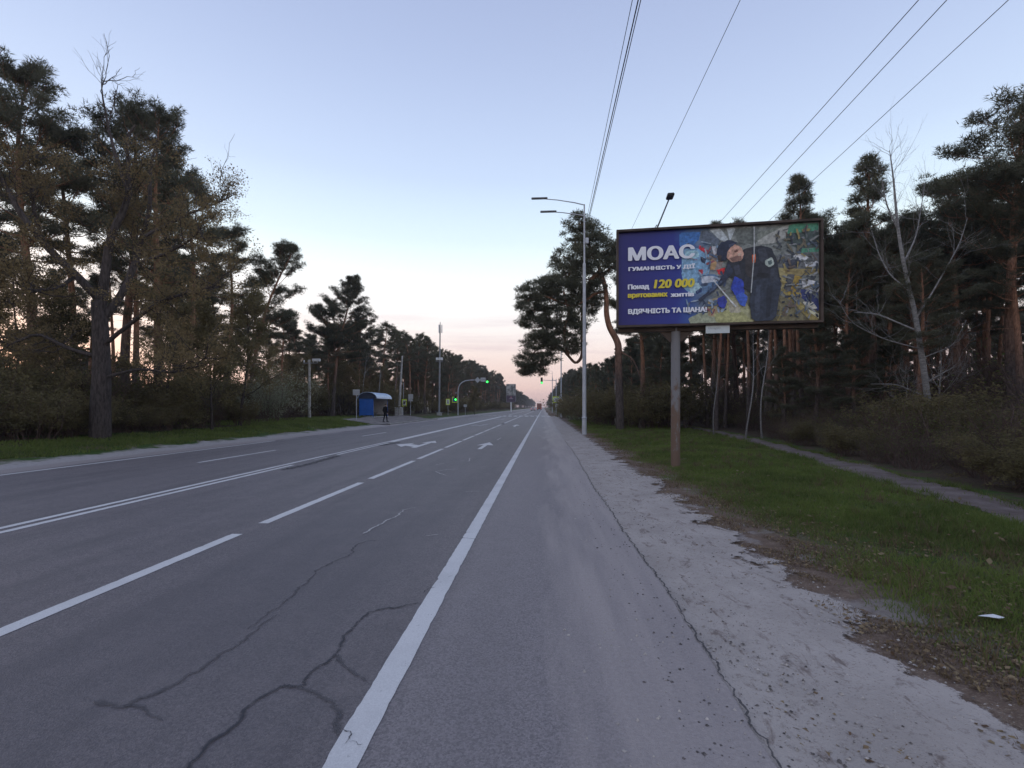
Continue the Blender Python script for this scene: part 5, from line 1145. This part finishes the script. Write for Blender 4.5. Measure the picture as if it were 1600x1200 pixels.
def antenna_mast():
    Z = 80; b = on(686, Z); e = empty('antenna_mast', b, PSI, 1, 'tall thin grey mast with antennas at its top', 'mast'); H = zat(503, Z) - b.z
    MB().tube([(0, 0, -.2), (.1, 0, H * .5), (.18, 0, H - 1.0), (.2, 0, H)], [.17, .13, .1, .04], 10).build('pole', M['galv_dark'], e)
    for k in range(3):
        a = k * 2.094; MB().bevbox((.18 + .28 * math.cos(a), .28 * math.sin(a), H - 1.15), (.16, .16, 1.35), .03).build('panel_antenna', M['white_paint'], e)
    for x in (-.35, .05, .42): MB().bevbox((x + .05, -.2, zat(561, Z) - b.z), (.34, .3, .42), .03).build('radio_box', M['white_paint'], e)
    MB().box((.05, -.1, zat(564, Z) - b.z - .12), (1.2, .08, .07)).build('bracket', M['galv_dark'], e)
    MB().bevbox((.1, -.4, .28), (.8, .5, .5), .03).build('base_box', M['concrete'], e)
    MB().tube([(-.55, -.5, .62), (.0, -.52, .55), (.75, -.5, .5)], [.03] * 3, 6).build('rail', M['galv_dark'], e)
antenna_mast()
def signal_head(parent, x, y, z, s=1.0, n=3, lit=2):
    h = MB().bevbox((x, y, z), (.34 * s, .26 * s, .36 * s * n), .03).build('signal_head', M['black'], parent)
    for k in range(n):
        zz = z + .36 * s * ((n - 1) / 2 - k); q = MB(); q.tube([(x, y - .125 * s, zz), (x, y - .15 * s, zz)], [.135 * s, .14 * s], 14); q.build('lens', M['green_on'] if k == lit else M['dark_lens'], h)
        v = MB(); pts = [(x + .15 * s * math.cos(a), zz + .15 * s * math.sin(a)) for a in [math.pi * j / 8 for j in range(9)]]; pi_ = [(x + .135 * s * math.cos(a), zz + .135 * s * math.sin(a)) for a in [math.pi * j / 8 for j in reversed(range(9))]]
        v.prism(pts + pi_, 1, y - .32 * s, y - .12 * s); v.build('visor', M['black'], h)
    return h
def curved_mast():
    Z = 93; b = on(715.5, Z); e = empty('traffic_light', b, PSI, 1, 'traffic light on a curved grey mast reaching over the left carriageway', 'traffic light')
    def l(px, py): return ((px - 715.5) / F * Z, 0, zat(py, Z) - b.z)
    pts = [(715.5, 652), (715.6, 612), (716.3, 606), (718.5, 601), (722, 597.4), (727, 595), (734, 594), (745, 593.6), (762, 593)]
    MB().tube([l(*p) for p in pts], [.11, .10, .095, .09, .085, .08, .075, .07, .055], 10).build('mast', M['galv'], e)
    x, _, z = l(761.5, 594.2); signal_head(e, x, -.15, z + .15, 1.25)
    x, _, z = l(746.3, 593.8); d = MB().prism([(x - .55, z), (x, z + .55), (x + .55, z), (x, z - .55)], 1, -.14, -.11).build('diamond_plate', M['sign_grey'], e)
    x, _, z = l(755, 593.2); p = MB().bevbox((x, -.12, z), (1.0, .03, .75), .01).build('name_plate', M['sign_grey'], e); MB().box((x, -.14, z), (.96, .006, .1)).build('plate_bar', M['galv_dark'], p)
    x, _, z = l(711.5, 622.5)                                # walkers' light and its yellow board, on the same mast
    q = MB().bevbox((x - .1, -.16, z - .25), (1.02, .03, 1.12), .01).build('backing_board', M['yellow'], e); MB().bevbox((x - .1, -.18, z - .25), (.74, .012, .84), .004).build('board_face', M['sign_blue'], q)
    signal_head(e, x + .1, -.3, z, 1.2, 2, 1)
    x, _, z = l(712.7, 614); MB().bevbox((x, -.1, z), (.32, .25, .32), .03).build('control_box', M['galv_dark'], e)
curved_mast()
def right_mast():
    Z = 108; b = on(869, Z); e = empty('traffic_light', b, PSI, 1, 'traffic light on a straight mast arm over the right lanes', 'traffic light')
    def l(px, py): return ((px - 869) / F * Z, 0, zat(py, Z) - b.z)
    MB().tube([(0, 0, -.2), l(869, 612), l(869, 592)], [.12, .1, .09], 10).build('mast', M['galv'], e)
    MB().tube([l(869, 594.5), l(858, 594.2), l(846.5, 593.8)], [.07, .06, .05], 8).build('arm', M['galv'], e)
    x, _, z = l(846.3, 595.6); signal_head(e, x, -.15, z + .1, 1.3)
    y_ = MB().bevbox((-.05, -.16, zat(624.5, Z) - b.z), (1.5, .03, 1.4), .01).build('warning_board', M['yellow'], e); MB().bevbox((-.05, -.18, zat(624.5, Z) - b.z), (1.1, .012, 1.0), .004).build('board_face', M['white_paint'], y_)
    walker(y_, -.05, -.19, zat(624.5, Z) - b.z, (1, 1.1))
right_mast()
def priority_sign():
    Z = 76; b = on(873.8, Z); e = empty('road_sign', b, PSI, 1, 'yellow diamond priority sign with a white plate beneath it', 'sign'); r = .55
    def zc(py): return zat(py, Z) - b.z
    MB().tube([(0, 0, -.1), (0, 0, zc(618))], [.04, .04], 8).build('post', M['galv'], e)
    x = .13; z = zc(625.9); f = MB().prism([(x - r, z), (x, z + r), (x + r, z), (x, z - r)], 1, -.07, -.045).build('plate', M['white_paint'], e); q = r * .66; MB().prism([(x - q, z), (x, z + q), (x + q, z), (x, z - q)], 1, -.085, -.0705).build('plate_face', M['amber'], f)
    z = zc(633.8); p = MB().bevbox((x, -.06, z), (1.5, .025, .56), .008).build('plate', M['white_paint'], e); mb = MB()
    mb.box((x - .3, -.078, z), (.5, .006, .06)); mb.box((x + .25, -.078, z + .03), (.35, .006, .06)); mb.box((x + .2, -.078, z - .1), (.3, .006, .05)); mb.build('plate_marks', M['galv_dark'], p)
priority_sign()
# slim wooden pole before the right wood
p = on(962, 41); e = empty('utility_pole', p, 0, 1, 'slim weathered pole standing between the crooked pine and the lamp post', 'pole')
MB().tube([(0, 0, -.2), (0, 0, 3), (.02, 0, 6.2)], [.10, .085, .07], 8).build('shaft', M['concrete'], e); MB().box((0, -.02, 5.9), (.5, .07, .08)).build('crossarm', M['galv_dark'], e)
# far poster board on the left
def far_board():
    Z = 165; b = on(798.5, Z); e = empty('billboard', b, PSI, 1, 'upright poster board with grey picture on a white post, far left roadside', 'billboard')
    def l(px, py): return ((px - 798.5) / F * Z, zat(py, Z) - b.z)
    x0, z0 = l(791, 628.5); x1, z1 = l(806, 600)
    MB().tube([(0, .2, -.2), (0, .2, z0 + .3)], [.26, .24], 10).build('post', M['white_paint'], e)
    MB().bevbox(((x0 + x1) / 2, .15, (z0 + z1) / 2), (x1 - x0, .4, z1 - z0), .04).build('frame', M['galv_dark'], e)
    t = NT('far_poster_print'); oz = t.xyz(t.objc())[2]; n = t.noise(t.objc(), .9, 5, .6); pic = t.mix(t.rng(n, .4, .6), (.10, .105, .10), (.42, .40, .38)); t.col(t.mix(t.rng(oz, z0 + (z1 - z0) * .34, z0 + (z1 - z0) * .40), (.07, .04, .075), pic)); t.rough(.5)
    s = MB().box(((x0 + x1) / 2, -.06, (z0 + z1) / 2), (x1 - x0 - .25, .03, z1 - z0 - .25)).build('poster', t.m, e)
    MB().bevbox((0, -.08, z0 + (z1 - z0) * .2), (1.3, .01, .22), .003).build('printed_line', print_mat('pale_ink', (.35, .3, .35)), s); MB().ball((0, -.08, z0 + (z1 - z0) * .27), (.25, .008, .25), 8).build('printed_dot', print_mat('rose_ink', (.5, .2, .25)), s)
far_board()

# ------------------------------------------------------------------ vehicles far down the road
def wheel(parent, x, y, r, w):
    q = MB(); q.tube([(x - w / 2, y, r), (x - w / 2 + .03, y, r), (x + w / 2 - .03, y, r), (x + w / 2, y, r)], [r * .93, r, r, r * .93], 16); o = q.build('wheel', M['rubber'], parent); h = MB(); h.tube([(x - w / 2 - .01, y, r), (x + w / 2 + .01, y, r)], [r * .55, r * .55], 12); h.build('rim', M['galv'], o)
def car(loc, label):
    e = empty('car', loc, 0, 1, label, 'car'); hw = .9
    prof = [(-2.1, .35), (-2.15, .7), (-2.05, .98), (-1.75, 1.02), (-1.35, 1.42), (-.2, 1.5), (.55, 1.4), (1.15, .98), (2.0, .85), (2.15, .6), (2.1, .32)]
    bm = bmesh.new(); a = [bm.verts.new((-hw * (.86 if z > 1.1 else 1), y, z)) for y, z in prof]; b = [bm.verts.new((hw * (.86 if z > 1.1 else 1), y, z)) for y, z in prof]; n = len(prof)
    bm.faces.new(a); bm.faces.new(b[::-1])
    for i in range(n): bm.faces.new((a[i], b[i], b[(i + 1) % n], a[(i + 1) % n]))
    bmesh.ops.recalc_face_normals(bm, faces=bm.faces); bmesh.ops.bevel(bm, geom=list(bm.edges), offset=.06, segments=2, affect='EDGES'); me = bpy.data.meshes.new('car_body'); bm.to_mesh(me); bm.free(); link('body', me, M['car_white'], e)
    w = MB(); w.add([(-.66, -1.74, 1.06), (.66, -1.74, 1.06), (.58, -1.42, 1.37), (-.58, -1.42, 1.37)], [(0, 1, 2, 3)]); w.v = [(x, y - .03, z + .02) for x, y, z in w.v]; w.build('rear_window', M['glass'], e)
    for s in (-1, 1):
        w = MB(); w.prism([(-1.2, 1.05), (.85, 1.05), (.45, 1.34), (-.15, 1.42), (-1.05, 1.36)], 0, s * .885 - .012, s * .885 + .012); w.build('side_window', M['glass'], e); MB().bevbox((s * .7, -2.12, .84), (.3, .08, .16), .02).build('tail_light', M['tail'], e)
        for y in (-1.3, 1.35): wheel(e, s * .8, y, .32, .2)
    MB().bevbox((0, -2.16, .45), (1.7, .1, .2), .03).build('bumper', M['black'], e); MB().box((0, -2.165, .72), (.5, .02, .11)).build('number_plate', M['white_paint'], e)
def truck(loc, label):
    e = empty('truck', loc, 0, 1, label, 'truck')
    MB().bevbox((0, 2.6, 2.35), (2.5, 7.0, 2.6), .05).build('cargo_box', M['truck_red'], e); MB().bevbox((0, 7.4, 1.75), (2.35, 2.0, 2.5), .12).build('cab', M['truck_red'], e); MB().box((0, 3.4, .85), (1.0, 9.4, .25)).build('chassis', M['black'], e)
    for s in (-1, 1):
        MB().bevbox((s * .95, -.95, .8), (.4, .1, .18), .02).build('tail_light', M['tail'], e); MB().box((s * .62, -.93, 2.35), (1.16, .03, 2.4)).build('rear_door', M['truck_red'], e)
        for y in (.5, 1.6, 7.2): wheel(e, s * 1.0, y, .5, .36)
    MB().box((0, -1.0, .55), (2.3, .1, .16)).build('bumper', M['black'], e)
car((-4.3, 205, .0), 'white car driving away in the middle lane far down the road'); truck((-1.6 - .6, 265, .0), 'rust red truck driving away at the far end of the road')

# small litter: a crumpled white paper on the verge
mb = MB(); c = G(1552, 975, 0); r_ = random.Random(3)
pts = [(math.cos(a) * .10 * r_.uniform(.7, 1.2), math.sin(a) * .035 * r_.uniform(.7, 1.2), r_.uniform(0, .02)) for a in [k * math.pi / 4 for k in range(8)]]
mb.add([(0, 0, .03)] + pts, [(0, i + 1, (i + 1) % 8 + 1) for i in range(8)])
o = mb.build('paper_scrap', M['white_paint'], None, (c.x, c.y, gzf(c.x, c.y) + .045)); tag(o, 'crumpled white scrap of paper lying at the edge of the grass', 'litter')

# low pale building glimpsed between the trees left of the shelter
def kiosk():
    Z = 78; b = on(508, Z); e = empty('building', b, PSI, 1, 'low pale flat-roofed building glimpsed between trees left of the shelter', 'building')
    MB().box((0, 3, 1.9), (3.0, 5, 3.8)).build('wall', M['cream'], e); MB().bevbox((0, 2.6, 4.25), (3.3, 6, .75), .04).build('roof', M['white_paint'], e)
    for x in (-.8, .75):
        w = MB().box((x, .47, 2.4), (1.0, .06, 1.1)).build('window', M['white_paint'], e); MB().box((x, .43, 2.4), (.84, .03, .94)).build('pane', M['glass'], w)
kiosk()

# ------------------------------------------------------------------ evening haze
hz = MB().box((0, 1150, 11.0), (5100, 2960, 25.0)).mesh('haze')
hm = bpy.data.materials.new('evening_haze'); hm.use_nodes = True; hn = hm.node_tree; hn.nodes.clear()
ho = hn.nodes.new('ShaderNodeOutputMaterial'); hv = hn.nodes.new('ShaderNodeVolumePrincipled'); hv.inputs['Density'].default_value = HAZE; hv.inputs['Color'].default_value = (.95, .93, .95, 1); hv.inputs['Anisotropy'].default_value = .2
hn.links.new(hv.outputs[0], ho.inputs['Volume'])
tag(link('haze', hz, hm), 'thin pale evening haze hanging over the road and woods', 'haze', kind='stuff')
